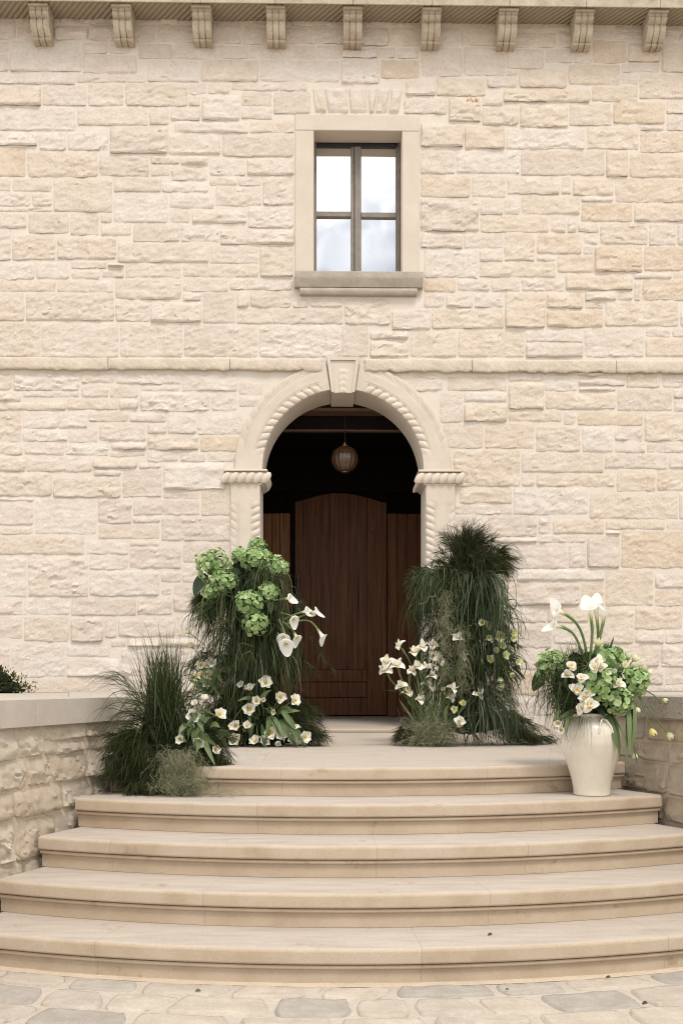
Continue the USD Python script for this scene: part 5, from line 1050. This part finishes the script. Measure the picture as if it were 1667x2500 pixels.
for a in ((720, 1035, 'white tulip uppermost in the grass clump, seen from the side', (.1, -.6, .7), (690, 1150), .042, .5, 1), (672, 1065, 'half hidden white tulip just below the uppermost one in the clump', (-.3, -.7, .6), (680, 1170), .036, .45, 1),
        (660, 1130, 'large open white tulip with orange heart in the middle of the clump', (.1, -1, .1), (700, 1200), .056, .8, 1), (805, 1125, 'white tulip held out sideways between clump and tulip mound', (.5, -.8, .3), (690, 1110), .050, .7, 0),
        (585, 1270, 'white tulip close to the grass stems, low in the clump', (-.3, -1, .1), (640, 1200), .040, .6, 1), (695, 1275, 'flat white tulip low in the clump facing down', (-.1, -.8, -.4), (690, 1190), .046, .7, 2),
        (785, 1325, 'lowest white tulip of the clump above the step edge', (.3, -.9, -.1), (720, 1230), .042, .6, 1), (655, 1175, 'narrow white tulip drooping under the large open one', (-.2, -.6, -.7), (680, 1120), .036, .4, 1)):
    tul(a[0], a[1], a[2], ng, a[3], a[4], DG - .12, a[5] * .78, a[6], a[7], 'white', rn)
for k in range(8):
    p = P4(rn.uniform(580, 760), rn.uniform(1080, 1250), DG - .08); q = P4(rn.uniform(560, 860), rn.uniform(1180, 1330), DG - .16)
    put('broad_leaf', lance(p, (p + q) / 2 + np.array([0, -.03, .04]), q, .028, rn), M['leaf'], clump)

# ================================================================ PLANTING BESIDE THE DOOR, iris side
rs = np.random.RandomState(52)
DR = 7.0
colR = thing('greenery_column', 'tall bushy column of trailing blue green grass with moss strands behind the irises', 'greenery', P5(480, 1180, DR))
heart('added_dark_core', [P5(500, 270, DR + .05), P5(450, 420, DR + .05), P5(460, 600, DR + .05), P5(470, 800, DR + .06), P5(480, 1000, DR + .05), P5(360, 1090, DR), P5(560, 1060, DR + .03)], [(.12, .08, .06), (.12, .10, .13), (.13, .10, .17), (.14, .11, .19), (.14, .11, .18), (.13, .10, .06), (.14, .10, .08)], rs, colR)
cx_ = P5(470, 400, DR)[0]
def outR(r): return np.array([(r[0] - cx_) * .30 + rs.normal(0, .04), rs.uniform(-.18, -.02), rs.uniform(.0, .10)])
r1 = [P5(rs.uniform(350, 600), rs.uniform(290, 420), DR + rs.uniform(-.15, .06)) for _ in range(50)]
outR0 = outR
def outW(r): return outR0(r) + np.array([(r[0] - cx_) * .35, 0, 0])
r2 = [P5(np.clip(rs.normal(470, 95), 320, 620), rs.uniform(480, 820), DR - rs.uniform(-.04, .17)) for _ in range(52)]
g = [tufts(rs, [P5(rs.uniform(300, 345), rs.uniform(320, 400), DR - rs.uniform(.02, .14)) for _ in range(9)], 30, lambda r: np.array([rs.uniform(-.08, -.02), rs.uniform(-.12, -.03), .05]), (.32, .55)), tufts(rs, r1, 24, outR, (.35, .80), floor=LAND), tufts(rs, r2, 24, outW, (.25, .6), floor=LAND)]
n = 420; y = rs.uniform(330, 1080, n); p0 = np.array([P5(np.clip(rs.normal(480, 70), 350, 620), q_, DR - rs.uniform(.02, .18)) for q_ in y]); d0 = unit(np.stack([rs.normal(.1, .5, n), rs.uniform(-.8, .0, n), rs.uniform(-.6, .9, n)], 1)); g.append(ribbons(arcs(p0, d0, rs.uniform(.14, .34, n), rs.uniform(.7, 1.5, n), 9, rs, .05), rs.uniform(.003, .009, n), rs))
put('trailing_grass', merge(g), M['grass_dark'], colR, kind='stuff')
g = [tufts(rs, [P5(x, rs.uniform(300, 380), DR - rs.uniform(.16, .22)) for x in (318, 330, 345, 500, 530, 555, 575, 600, 620)], 34, outR, (.35, .75), spread=.022, floor=LAND)]
n = 230; p0 = np.array([P5(a, b, DR - rs.uniform(.10, .20)) for a, b in zip(rs.uniform(520, 600, n), rs.uniform(880, 1000, n))]); out = np.stack([rs.uniform(-.05, .25, n), rs.uniform(-.14, 0, n), rs.uniform(0, .04, n)], 1)
g.append(ribbons(hang(p0, out, rs.uniform(.2, .42, n), 10, rs, LAND), rs.uniform(.004, .008, n), rs))
put('bluish_grass', merge(g), M['grass_blue'], colR, kind='stuff')
g = []
n = 170; p0 = scatter(rs, n, P5(500, 300, DR - .02), (.19, .12, .12)); d0 = unit(np.stack([(p0[:, 0] - cx_) * 3 + rs.normal(0, .35, n), rs.uniform(-.6, .4, n), rs.uniform(-.2, 1.0, n)], 1)); g.append(sprigs(p0, d0, rs.uniform(.10, .20, n), .35, rs, 60, .06))
n = 80; p0 = scatter(rs, n, P5(490, 240, DR - .02), (.10, .08, .07)); d0 = unit(np.stack([(p0[:, 0] - cx_) * 4 + rs.normal(0, .3, n), rs.uniform(-.5, .4, n), rs.uniform(.5, 1.3, n)], 1)); g.append(sprigs(p0, d0, rs.uniform(.14, .27, n), .25, rs, 60, .06))
n = 30; p0 = scatter(rs, n, P5(310, 330, DR), (.06, .06, .06)); d0 = unit(np.stack([rs.uniform(-1, -.2, n), rs.uniform(-.5, .3, n), rs.uniform(-.5, .4, n)], 1)); g.append(sprigs(p0, d0, rs.uniform(.09, .17, n), .4, rs, 60, .055))
n = 34; p0 = scatter(rs, n, P5(620, 270, DR), (.06, .07, .07)); d0 = unit(np.stack([rs.uniform(.2, 1, n), rs.uniform(-.5, .3, n), rs.uniform(-.2, .6, n)], 1)); g.append(sprigs(p0, d0, rs.uniform(.09, .15, n), .4, rs, 60, .055))
n = 170; x = rs.uniform(300, 660, n); y = rs.uniform(380, 1120, n); p0 = np.array([P5(a, b, DR + rs.uniform(-.13, .1)) for a, b in zip(x, y)]); d0 = unit(np.stack([(x - 470) / 300 + rs.normal(0, .25, n), rs.uniform(-.7, .2, n), rs.uniform(-1, -.1, n)], 1)); g.append(sprigs(p0, d0, rs.uniform(.12, .24, n), .35, rs, 60, .055))
n = 60; p0 = scatter(rs, n, P5(650, 1040, DR - .02), (.12, .08, .10)); d0 = unit(np.stack([rs.uniform(.4, 1.0, n), rs.uniform(-.4, .2, n), rs.uniform(-.8, -.1, n)], 1)); q = sprigs(p0, d0, rs.uniform(.16, .34, n), .3, rs, 70, .055); q[0][:, 2] = np.maximum(q[0][:, 2], LAND + .004); g.append(q)
n = 16; p0 = scatter(rs, n, P5(760, 1145, DR - .02), (.06, .06, .02)); d0 = unit(np.stack([rs.uniform(.8, 1.0, n), rs.uniform(-.3, .2, n), rs.uniform(-.2, .02, n)], 1)); q = sprigs(p0, d0, rs.uniform(.15, .26, n), .05, rs, 60, .04); q[0][:, 2] = np.maximum(q[0][:, 2], LAND + .004); g.append(q)
n = 42; p0 = scatter(rs, n, P5(240, 1110, DR - .1), (.07, .08, .05)); d0 = unit(np.stack([rs.uniform(-1, .1, n), rs.uniform(-.6, .1, n), rs.uniform(-.5, .15, n)], 1)); q = sprigs(p0, d0, rs.uniform(.09, .17, n), .3, rs, 70, .05); q[0][:, 2] = np.maximum(q[0][:, 2], LAND + .004); g.append(q)
put('needle_foliage', merge(g), M['needle'], colR, kind='stuff')
g = []
n = 75; p0 = scatter(rs, n, P5(500, 230, DR), (.18, .10, .06)); d0 = unit(np.stack([rs.normal(.1, .35, n), rs.uniform(-.5, .4, n), rs.uniform(.6, 1.2, n)], 1)); g.append(ribbons(arcs(p0, d0, rs.uniform(.18, .36, n), rs.uniform(.0, .35, n), 8, rs), rs.uniform(.0014, .0024, n), rs))
n = 34; p0 = scatter(rs, n, P5(660, 200, DR), (.04, .06, .04)); d0 = unit(np.stack([rs.uniform(.3, 1, n), rs.uniform(-.5, .3, n), rs.uniform(.1, .7, n)], 1)); g.append(ribbons(arcs(p0, d0, rs.uniform(.25, .42, n), rs.uniform(.8, 1.5, n), 10, rs), rs.uniform(.0012, .002, n), rs))
p0 = P5(640, 90, DR)[None]; g.append(ribbons(np.array([[P5(560, 150, DR), P5(610, 105, DR), P5(665, 55, DR), P5(722, 0, DR)]]), np.full(1, .003), rs))
put('wispy_grass', merge(g), M['grass_thin'], colR, kind='stuff')
for (lab, spec, kk) in (('pale moss strand hanging longest down the iris side column', [(380, 24, 405, 900, 330)], 0), ('thinner pale moss strand hanging beside the longest one', [(462, 20, 560, 960, 220)], 1)):
    q = []
    for (zx, sp, y0, y1, n) in spec:
        yy = rs.uniform(y0, y1 - 60, n); wd = sp * (.45 + .75 * np.exp(-((yy - y0 - 100) / 220) ** 2)); p0 = np.array([P5(zx + rs.normal() * w_ * .55, b, DR - .27 - rs.uniform(0, .05)) for b, w_ in zip(yy, wd)]); q.append(mossy(p0, rs.uniform(.04, .11, n), rs, 16, .0055, (0, 0, -1), .0022, .12))
    tag(put('hanging_moss', merge(q), M['moss'], None, kind='stuff'), lab, 'moss')
n = 900; p0 = scatter(rs, n, P5(320, 1120, DR - .20), (.15, .09, .07)); q = mossy(p0, rs.uniform(.03, .10, n), rs, 14, .011, (.1, -.3, -.5), .0024, .8); q[0][:, 2] = np.maximum(q[0][:, 2], LAND + .004)
tag(put('moss_cushion', q, M['moss'], None, kind='stuff'), 'fluffy pale moss cushion on the landing at the feet of the iris stems', 'moss')
# irises
ig = 'white irises fanning out before the trailing grass'
ri = np.random.RandomState(63)
IR = [(155, 690, 'white iris second outermost in the fan, high against the dark door'), (88, 775, 'white iris outermost of the fan, upper of the two touching blooms'), (85, 812, 'white iris outermost of the fan, lower of the two touching blooms'), (142, 790, 'small white iris bloom just inside the outermost pair'),
      (232, 725, 'white iris with yellow throat against the dark door, third from the outside'), (268, 700, 'white iris close to the moss strand with bright yellow blotch, against the door edge'), (322, 690, 'tall white iris standing before the longest moss strand'), (330, 742, 'white iris with yellow blotch directly under the tall one on the moss strand'), (358, 765, 'white iris overlapping the moss strand edge, below two others'),
      (440, 655, 'highest white iris of all, in front of the thinner moss strand'), (462, 745, 'white iris with yellow blotch directly under the highest one'), (212, 818, 'small cream iris head at the heart of the fan, on its outer side'), (248, 795, 'upright white iris at the heart of the fan'), (290, 800, 'wide white iris at the heart of the fan, facing forward'), (328, 795, 'yellow blotched iris on the inner side of the fan heart'), (318, 842, 'cream iris with yellow blotch hanging below the fan heart'),
      (297, 888, 'lone white iris with orange blotch among the bare stems'), (165, 890, 'white iris turned sideways, low on the outer side'), (195, 925, 'white iris with drooping petals, low on the outer side'), (255, 960, 'white iris lowest among the stems, petals spread like wings'),
      (415, 905, 'large white iris with yellow blotch low before the trailing grass'), (408, 950, 'white iris hanging just beneath the large low one'), (545, 935, 'lone white iris standing apart in front of the blue green grass'), (450, 1068, 'lowest white iris with orange blotch just over the moss cushion')]
for k, (zx, zy, lab) in enumerate(IR):
    d = DR - .27 + ri.uniform(-.05, .05); p = P5(zx, zy, d); f = P5(320 + (zx - 300) * .28 + ri.uniform(-12, 12), 1075, DR - .20)
    ax = unit(p - f) * .8 + np.array([ri.uniform(-.6, .6), -.45, ri.uniform(-.1, .6)]); iris(p, f, ax, ri, lab, ig, .058 * ri.uniform(.85, 1.2))
for k in range(22):
    x = ri.uniform(230, 420); f = P5(x, 1085, DR - .20); p = P5(x + (x - 320) * ri.uniform(.4, 1.3), ri.uniform(800, 1000), DR - .24 + ri.uniform(-.05, .05)); put('iris_leaf', lance(f, (f + p) / 2 + ri.normal(size=3) * .015, p, .010, ri), M['leaf'], colR)
for (a, b, c, e) in ((250, 1000, 70, 915), (560, 905, 440, 940)): put('iris_leaf', lance(P5(a, b, DR - .22), P5((a + c) / 2, min(b, e) - 20, DR - .26), P5(c, e, DR - .28), .008, ri), M['leaf_dark'], colR)
put('iris_leaf', lance(P5(385, 1078, DR - .25), P5(375, 1020, DR - .3), P5(392, 985, DR - .32), .02, ri, u=.9), M['leaf'], colR)
# hellebores
hg = 'yellow green hellebores on the wall side of the trailing grass'
rh = np.random.RandomState(70)
HB = [(590, 590, 'pale green hellebore highest in the cluster, nearest the grass'), (565, 575, 'faint green hellebore half hidden in the grass at the cluster top'), (602, 650, 'green cupped hellebore beside the widest cream one'), (655, 642, 'widest cream hellebore with yellow heart facing out of the cluster'), (718, 628, 'green hellebore turned to the wall, by dark leaves'), (715, 650, 'small green hellebore under the one turned to the wall'), (602, 755, 'open green hellebore like a cup, low on the grass side'), (668, 692, 'small green hellebore in the shaded middle'), (676, 740, 'side on green hellebore below the shaded middle'), (640, 715, 'green hellebore deep between dark leaves'),
      (742, 770, 'cream hellebore reaching furthest towards the wall'), (708, 825, 'drooping green hellebore under the furthest reaching one'), (652, 850, 'hanging green hellebore bud lowest in the cluster'), (655, 880, 'tip of a hanging green hellebore beneath the lowest bud')]
for zx, zy, lab in HB:
    p = P5(zx, zy, DR - .26 + rh.uniform(-.03, .03)); f = P5(600, zy + 60, DR - .02); low = zy > 810
    open_flower('hellebore', 'hellebore', p, f, np.array([rh.uniform(-.3, .4) + (.5 if zx > 690 else 0), -1, -.9 if low else rh.uniform(-.1, .4)]), rh, lab, hg, .050 if zx == 655 else rh.uniform(.034, .042), 'yellowgreen', .3 if low else rh.uniform(.45, .8), 5, not low, .6, .52)
hg2 = 'green hellebores low among the iris stems'
for zx, zy, lab in ((425, 1008, 'green hellebore low among iris stems, above the upright leaf'), (470, 980, 'green hellebore low among iris stems, beside the large low iris'), (375, 905, 'small green hellebore between two iris stems')):
    p = P5(zx, zy, DR - .28); open_flower('hellebore', 'hellebore', p, P5(zx - 30, zy + 70, DR - .2), np.array([rh.uniform(-.3, .3), -1, .3]), rh, lab, hg2, .036 if zx > 400 else .024, 'yellowgreen', .55, 5, True, .6, .52)
for k in range(70):
    a = rh.uniform(560, 720); b = rh.uniform(580, 850); p = P5(a, b, DR - .12); q = P5(a + rh.uniform(-20, 70), b + rh.uniform(-40, 60), DR - .20 + rh.uniform(-.04, .04)); put('hellebore_leaf', lance(p, (p + q) / 2 + np.array([0, -.02, .02]), q, .022, rh), M['leaf_dark'], colR)

# ================================================================ VASE AND BOUQUET
DV = 5.20
vb = P5(1112, 1440, DV); zv = LAND - RISE + .0005; vc = np.array([vb[0], vb[1], zv])
vase = thing('vase', 'large cream crackle glazed jar with small lug handles standing on the second step', 'vase', vc)
k_ = .48909 / FPX * DV * .985
prof = [(0, .004), (87, .0), (91, 3), (91, 14), (97, 60), (111, 115), (129, 175), (144, 230), (153, 280), (153, 306), (145, 338), (126, 366), (105, 386), (95, 396), (97, 404), (99, 410), (94, 413), (86, 410), (83, 398), (84, 380), (95, 360), (60, 340), (0, 330)]
pr_ = np.array([(a * k_, b * k_ if i else .0) for i, (a, b) in enumerate(prof)])
from scipy.interpolate import PchipInterpolator
outp = pr_[2:14]; zz_ = np.linspace(outp[0, 1], outp[-1, 1], 40); rr_o = PchipInterpolator(outp[:, 1], outp[:, 0])(zz_)
body = np.vstack([[[0, .003]], pr_[1:2], np.stack([rr_o, zz_], 1), pr_[14:]])
obj('body', lathe(body, 96, vc), M['glaze'], vase, smooth=35)
obj('foot_ring', lathe([(86 * k_, .0015), (93.5 * k_, .0015), (93.0 * k_, 3 * k_), (91 * k_, 4.5 * k_)], 96, vc), M['glazerim'], vase, smooth=True)
for az in (-77, 103):
    a = math.radians(az); er, ey = np.array([math.cos(a), math.sin(a), 0]), np.array([-math.sin(a), math.cos(a), 0])
    pts = [vc + er * (r * k_) + ey * (s * k_) + np.array([0, 0, h * k_]) for (r, s, h) in ((146, -38, 318), (139, -30, 350), (125, -15, 378), (116, 0, 390), (125, 15, 378), (139, 30, 350), (146, 38, 318))]
    obj('lug_handle', tube(np.array(pts), [.006, .007, .0075, .008, .0075, .007, .006], 10), M['glaze'], vase, smooth=True)
obj('glaze_scar', trimesh.creation.icosphere(2, 1).apply_transform(np.diag([.0035, .002, .005, 1])).apply_translation(vc + np.array([-82 * k_, -117 * k_, 330 * k_])), M['iron'], vase, smooth=True)
rs = np.random.RandomState(91)
bq = thing('bouquet_greenery', 'drooping dark grass and leaves filling the mouth of the cream vase', 'greenery', vc + (0, 0, .40))
heart('added_dark_core', [P5(1100, 900, DV), P5(980, 900, DV), P5(1220, 900, DV), P5(1060, 980, DV), P5(1180, 980, DV), P5(1030, 780, DV + .03)], [(.10, .09, .10), (.06, .06, .08), (.09, .08, .08), (.09, .08, .06), (.09, .08, .06), (.04, .04, .06)], rs, bq)
g = []
n = 420; p0 = np.array([P5(a, b, DV - rs.uniform(-.05, .12)) for a, b in zip(rs.normal(985, 50, n), rs.uniform(740, 950, n))]); out = np.stack([rs.normal(-.05, .04, n), rs.uniform(-.12, .02, n), rs.uniform(0, .05, n)], 1); g.append(ribbons(hang(p0, out, rs.uniform(.10, .30, n), 8, rs), rs.uniform(.0025, .005, n), rs))
n = 420; p0 = np.array([P5(a, b, DV + rs.uniform(-.06, .06)) for a, b in zip(rs.normal(1030, 38, n), rs.uniform(740, 880, n))]); d0 = unit(np.stack([rs.normal(0, .4, n), rs.uniform(-.5, .3, n), rs.uniform(.5, 1.1, n)], 1)); g.append(ribbons(arcs(p0, d0, rs.uniform(.08, .19, n), rs.uniform(.2, .9, n), 7, rs), rs.uniform(.0015, .003, n), rs))
put('grass_blades', merge(g), M['grass_dark'], bq, kind='stuff')
g = []
n = 85; p0 = scatter(rs, n, P5(960, 900, DV - .02), (.05, .06, .09)); d0 = unit(np.stack([rs.uniform(-1, .1, n), rs.uniform(-.6, .3, n), rs.uniform(-.5, 1.0, n)], 1)); g.append(ribbons(arcs(p0, d0, rs.uniform(.12, .30, n), rs.uniform(.3, 1.3, n), 10, rs, .04), np.full(n, .0013), rs))
n = 26; p0 = scatter(rs, n, P5(1040, 1040, DV - .12), (.08, .04, .03)); out = np.stack([rs.normal(0, .03, n), rs.uniform(-.10, -.06, n), rs.uniform(0, .03, n)], 1); g.append(ribbons(hang(p0, out, rs.uniform(.06, .24, n), 8, rs), np.full(n, .0013), rs))
for (a, b, c, e) in ((990, 830, 905, 720), (960, 900, 860, 620), (985, 840, 880, 660)): p, q = P5(a, b, DV), P5(c, e, DV); g.append(ribbons(np.array([p + (q - p) * t for t in np.linspace(0, 1, 6)])[None], np.full(1, .0022), rs))
put('wispy_grass', merge(g), M['grass_thin'], bq, kind='stuff')
for k in range(16):
    a = rs.uniform(0, 2 * PI); p = P5(1100 + 70 * math.cos(a), 1010, DV + .05 * math.sin(a)); q = P5(1100 + rs.uniform(-190, 190), rs.uniform(860, 1080), DV - rs.uniform(-.03, .14)); put('dark_leaf', lance(p, (p + q) / 2 + np.array([0, -.02, .06]), q, .036, rs), M['leaf_dark'], bq)
for (a, b, c, e, f, h, w) in ((1180, 1010, 1210, 1080, 1245, 1210, .034), (1195, 1000, 1250, 1090, 1250, 1250, .026), (1290, 950, 1300, 1060, 1300, 1230, .028), (1320, 960, 1335, 1080, 1310, 1215, .024), (1290, 960, 1285, 1100, 1285, 1320, .014), (1310, 1000, 1310, 1180, 1345, 1300, .008), (1030, 1000, 985, 1040, 985, 1130, .026), (960, 950, 940, 1010, 935, 1090, .018), (1060, 1010, 1010, 1000, 920, 1075, .022), (1210, 1020, 1265, 1120, 1285, 1170, .012)):
    put('strap_leaf', lance(P5(a, b, DV - .05), P5(c, e, DV - .16), P5(f, h, DV - .15), w, rs), M['leaf'], bq)
hv = 'green hydrangeas in the vase'
mouth = vc + np.array([0, 0, .36])
for (zx, zy, rz, dd, lab) in ((925, 790, 72, 0, 'green hydrangea at the outer end of the vase bouquet, on the door side'), (1195, 765, 74, .02, 'green hydrangea at the top of the vase bouquet under the upright callas'), (1155, 880, 84, -.14, 'largest green hydrangea at the front of the vase bouquet'), (1322, 862, 66, -.04, 'green hydrangea at the end of the vase bouquet nearest the grey coping'), (1240, 962, 58, -.12, 'lowest green hydrangea overhanging the rim of the vase')):
    c = P5(zx, zy, DV + dd); hydrangea(c, mouth * .85 + c * .15, rz * 1.12 * .48909 / FPX * DV, rs, lab, hv, view=(np.clip((zx - 1110) / 300, -.6, .6), -1, .5), leaves=2)
cg2 = 'calla lilies rising from the vase'; rc = np.random.RandomState(15)
def cR(zx, zy, ax, face, lab, L, W, bend, d=DV): calla(P5(zx, zy, d), P5(1100, 800, d + .03), np.array(ax, float), np.array(face, float), rc, lab, cg2, L * .92, W * .72, bend, .0068)
cR(985, 535, (-.85, -.2, .42), (-.75, -.5, -.1), 'white calla lily bending furthest towards the door, upper of the two', .10, .040, (.02, 0, .04))
cR(975, 600, (-.92, -.15, .25), (-.5, -.5, .7), 'white calla lily bending towards the door, lower of the two', .10, .032, (-.01, 0, .02))
cR(1112, 575, (-.22, -.30, .9), (-.1, -1, .1), 'white calla lily facing the viewer with its yellow spadix showing', .135, .044, (.0, 0, .03), DV - .03)
cR(1142, 590, (-.12, -.05, 1), (-.3, -.5, .2), 'tallest white calla lily, upright behind the one facing forward', .175, .034, (.02, 0, .03), DV + .02)
cR(1165, 590, (.18, .0, 1), (.7, -.6, .1), 'white calla lily standing nearest the coping side of the upright three', .125, .036, (.02, 0, .03))
ig2 = 'white irises in the vase'; ri = np.random.RandomState(17)
for zx, zy, lab in ((1010, 790, 'yellow blotched white iris high in the vase bouquet beside the outer hydrangea'), (990, 835, 'cream iris with orange blotch below the high one beside the outer hydrangea'), (1060, 850, 'big white iris in the middle of the vase bouquet'), (1035, 905, 'white iris with long drooping petals under the big middle one'), (1092, 925, 'iris with deep yellow blotch on the edge of the largest hydrangea'), (1075, 950, 'thin white iris petals hanging low between grass and hydrangea'),
        (1128, 800, 'white iris lying on the upper hydrangea, outer one of two'), (1162, 800, 'white iris lying on the upper hydrangea, inner one of two'), (1140, 765, 'small white iris with yellow throat at the foot of the calla stems'), (1248, 880, 'white iris with two orange blotches between the largest and the end hydrangea'), (1060, 1000, 'white iris spread over the rim of the vase'), (1100, 985, 'yellow blotched iris just over the vase rim')):
    p = P5(zx, zy, DV - .20 + ri.uniform(-.02, .02)); f = mouth + (0, -.02, .02); iris(p, f, unit(p - f) * .5 + np.array([ri.uniform(-.7, .7), -.8, ri.uniform(-.4, .6)]), ri, lab, ig2, .044 * ri.uniform(.85, 1.2))
tg2 = 'pale tulips in the vase'; rt = np.random.RandomState(19)
for (zx, zy, ax, L, m, lab, d) in ((1295, 742, (.1, -.1, 1), .040, 'yellowgreen', 'upright green tulip bud above the end hydrangea', 0), (1332, 752, (.6, -.2, .6), .042, 'cream', 'cream tulip leaning out above the end hydrangea', 0), (1375, 806, (.8, -.2, .5), .044, 'yellowgreen', 'green tinged tulip at the outer edge of the end hydrangea', 0), (1400, 822, (.9, -.1, .1), .036, 'cream', 'pale tulip behind the green tinged one at the outer edge', .05), (1280, 785, (.1, -.7, .5), .042, 'cream', 'cream tulip resting between the top and the end hydrangea', -.08), (1145, 672, (.2, -.3, 1), .050, 'cream', 'cream tulip at the foot of the upright callas', -.04), (1184, 690, (.05, 0, 1), .030, 'leaf', 'dark green bud beside the cream tulip under the callas', 0), (1225, 815, (0, -1, .1), .028, 'white', 'little white bud sitting between two hydrangeas', -.16),
        (1478, 962, (.9, -.1, -.3), .032, 'yellowgreen', 'slim green bud on a long stem crossing the grey coping', -.02), (1416, 1122, (.35, -.2, -.9), .046, 'yellow_petal', 'yellow tulip hanging on a long stem before the tan wall', -.05), (1503, 1140, (.6, -.2, -.7), .046, 'cream', 'white tulip hanging on the longest stem, furthest from the vase', -.05), (1328, 1240, (.1, 0, -1), .034, 'yellowgreen', 'green tulip bud hanging lowest beside the jar body', -.1), (1340, 1010, (.1, -.2, -1), .034, 'cream', 'cream tulip hanging under the end hydrangea before the coping', -.06)):
    if m == 'yellow_petal' and 'yellow_petal' not in M: M[m] = leafy('yellow_petal', [(0, (.70, .60, .22)), (1, (.78, .70, .34))], [(0, (.8, 1, .6)), (.4, (1, 1, 1)), (1, (1, 1, 1))], trans=.3)
    p = P5(zx, zy, DV + d); f = P5(1340 if zx > 1400 and zy > 900 else 1180 + (zx - 1180) * .5, 930 if zx > 1400 else 960, DV + d * .5)
    if zx == 1478: f = P5(1385, 915, DV)
    if zx == 1145 or zx == 1184: f = P5(1130, 800, DV)
    bud('tulip', 'tulip', p, f, np.array(ax, float), rt, lab, tg2, L, m, bend=(0, -.02, .03) if zy < 900 else (0, -.03, .0))
put('upright_leaf', lance(P5(1180, 760, DV), P5(1205, 700, DV - .02), P5(1222, 645, DV), .014, rt), M['leaf_dark'], bq)
wl = 'small white flowers hanging over the jar on the door side'
for (zx, zy, lab) in ((945, 1075, 'white blossom hanging among leaves on the door side of the jar'), (960, 1110, 'cream blossom hanging lowest on the door side of the jar')):
    open_flower('hellebore', 'hellebore', P5(zx, zy, DV - .15), P5(1020, 1020, DV - .05), np.array([-.4, -1, -.1]), rt, lab, wl, .030, 'white', .6, 5, True, .6, .5)

# ================================================================ SHRUB behind the coping, fallen leaves
rs = np.random.RandomState(3)
DS = 7.9
sh = thing('shrub', 'small clipped evergreen shrub rising behind the pale grey coping', 'shrub', at(-10, 1697, DS))
heart('crown_heart', [at(-25, 1668, DS), at(20, 1682, DS)], [(.17, .14, .11), (.10, .1, .06)], rs, sh)
n = 1500; c = np.where(rs.rand(n, 1) < .7, at(-25, 1668, DS), at(24, 1684, DS)); r_ = np.where(rs.rand(n, 1) < .7, 1, .7)
dirs = unit(rs.normal(size=(n, 3))); base = c + dirs * np.array([.20, .16, .12]) * r_ * rs.uniform(.6, 1.05, (n, 1)) * (.8 + .5 * noise(dirs * 3.1, 4)[:, None])
d0 = unit(dirs + rs.normal(size=(n, 3)) * .5 + np.array([0, 0, .5])); A = arcs(base, d0, rs.uniform(.02, .036, n), np.full(n, .2), 4, rs)
q = ribbons(A, rs.uniform(.008, .014, n), rs); q[0][:, 2] = np.maximum(q[0][:, 2], 1.10); M['shrubleaf'] = leafy('shrub_leaf', [(0, (0.03, 0.042, 0.012)), (.6, (0.075, 0.085, 0.022)), (1, (0.17, 0.16, 0.045))], trans=.2)
put('foliage', q, M['shrubleaf'], sh, kind='stuff')
obj('stem', tube(np.array([at(-15, 1697, DS), at(-20, 1685, DS), at(-25, 1668, DS)]), .012), M['twig'], sh)
sp_ = sprigs(np.array([at(38, 1690, DS), at(44, 1688, DS), at(30, 1670, DS), at(5, 1650, DS)]), unit(np.array([[.6, -.2, .5], [.9, -.1, .35], [.2, -.2, 1], [-.1, -.2, 1]])), np.array([.10, .09, .09, .09]), .1, rs, 26, .03, .009); put('young_shoots', sp_, M['shrubleaf'], sh, kind='stuff')
def ground_at(tx, ty, z): d = (CAM[2] - z) * FPX / (ty - 1665.0); return at(tx, ty, d)
for (tx, ty, z, m, s, lab) in ((484, 2422, .012, 'leaf', .014, 'crumpled green leaf fallen on the cream paving below the steps'), (1484, 2388, .012, 'leaf', .013, 'yellow green leaf fallen at the mortar edge of the bottom step'), (1238, 2418, .012, 'leaf', .009, 'tiny green leaf scrap on the paving, the paler one'), (1196, 2284, .1505, 'twig', .012, 'curled brown leaf scrap lying on the lowest tread'), (582, 2031, .451, 'twig', .010, 'brown leaf scrap at the foot of a riser on the middle tread'), (1574, 2453, .012, 'twig', .014, 'curled dry leaf lying on the grey paving stones')):
    p = ground_at(tx, ty, z + .003); s *= .75; v = lance(p + np.array([-s, 0, 0]), p + np.array([0, .3 * s, s * .9]), p + np.array([s, .2 * s, .002]), s * 1.2, rs, 7, .5)
    q = obj('fallen_leaf', (v[0], v[1]), M[m], None, smooth=True, uv=v[2] if m == 'leaf' else None); tag(q, lab, 'leaf')
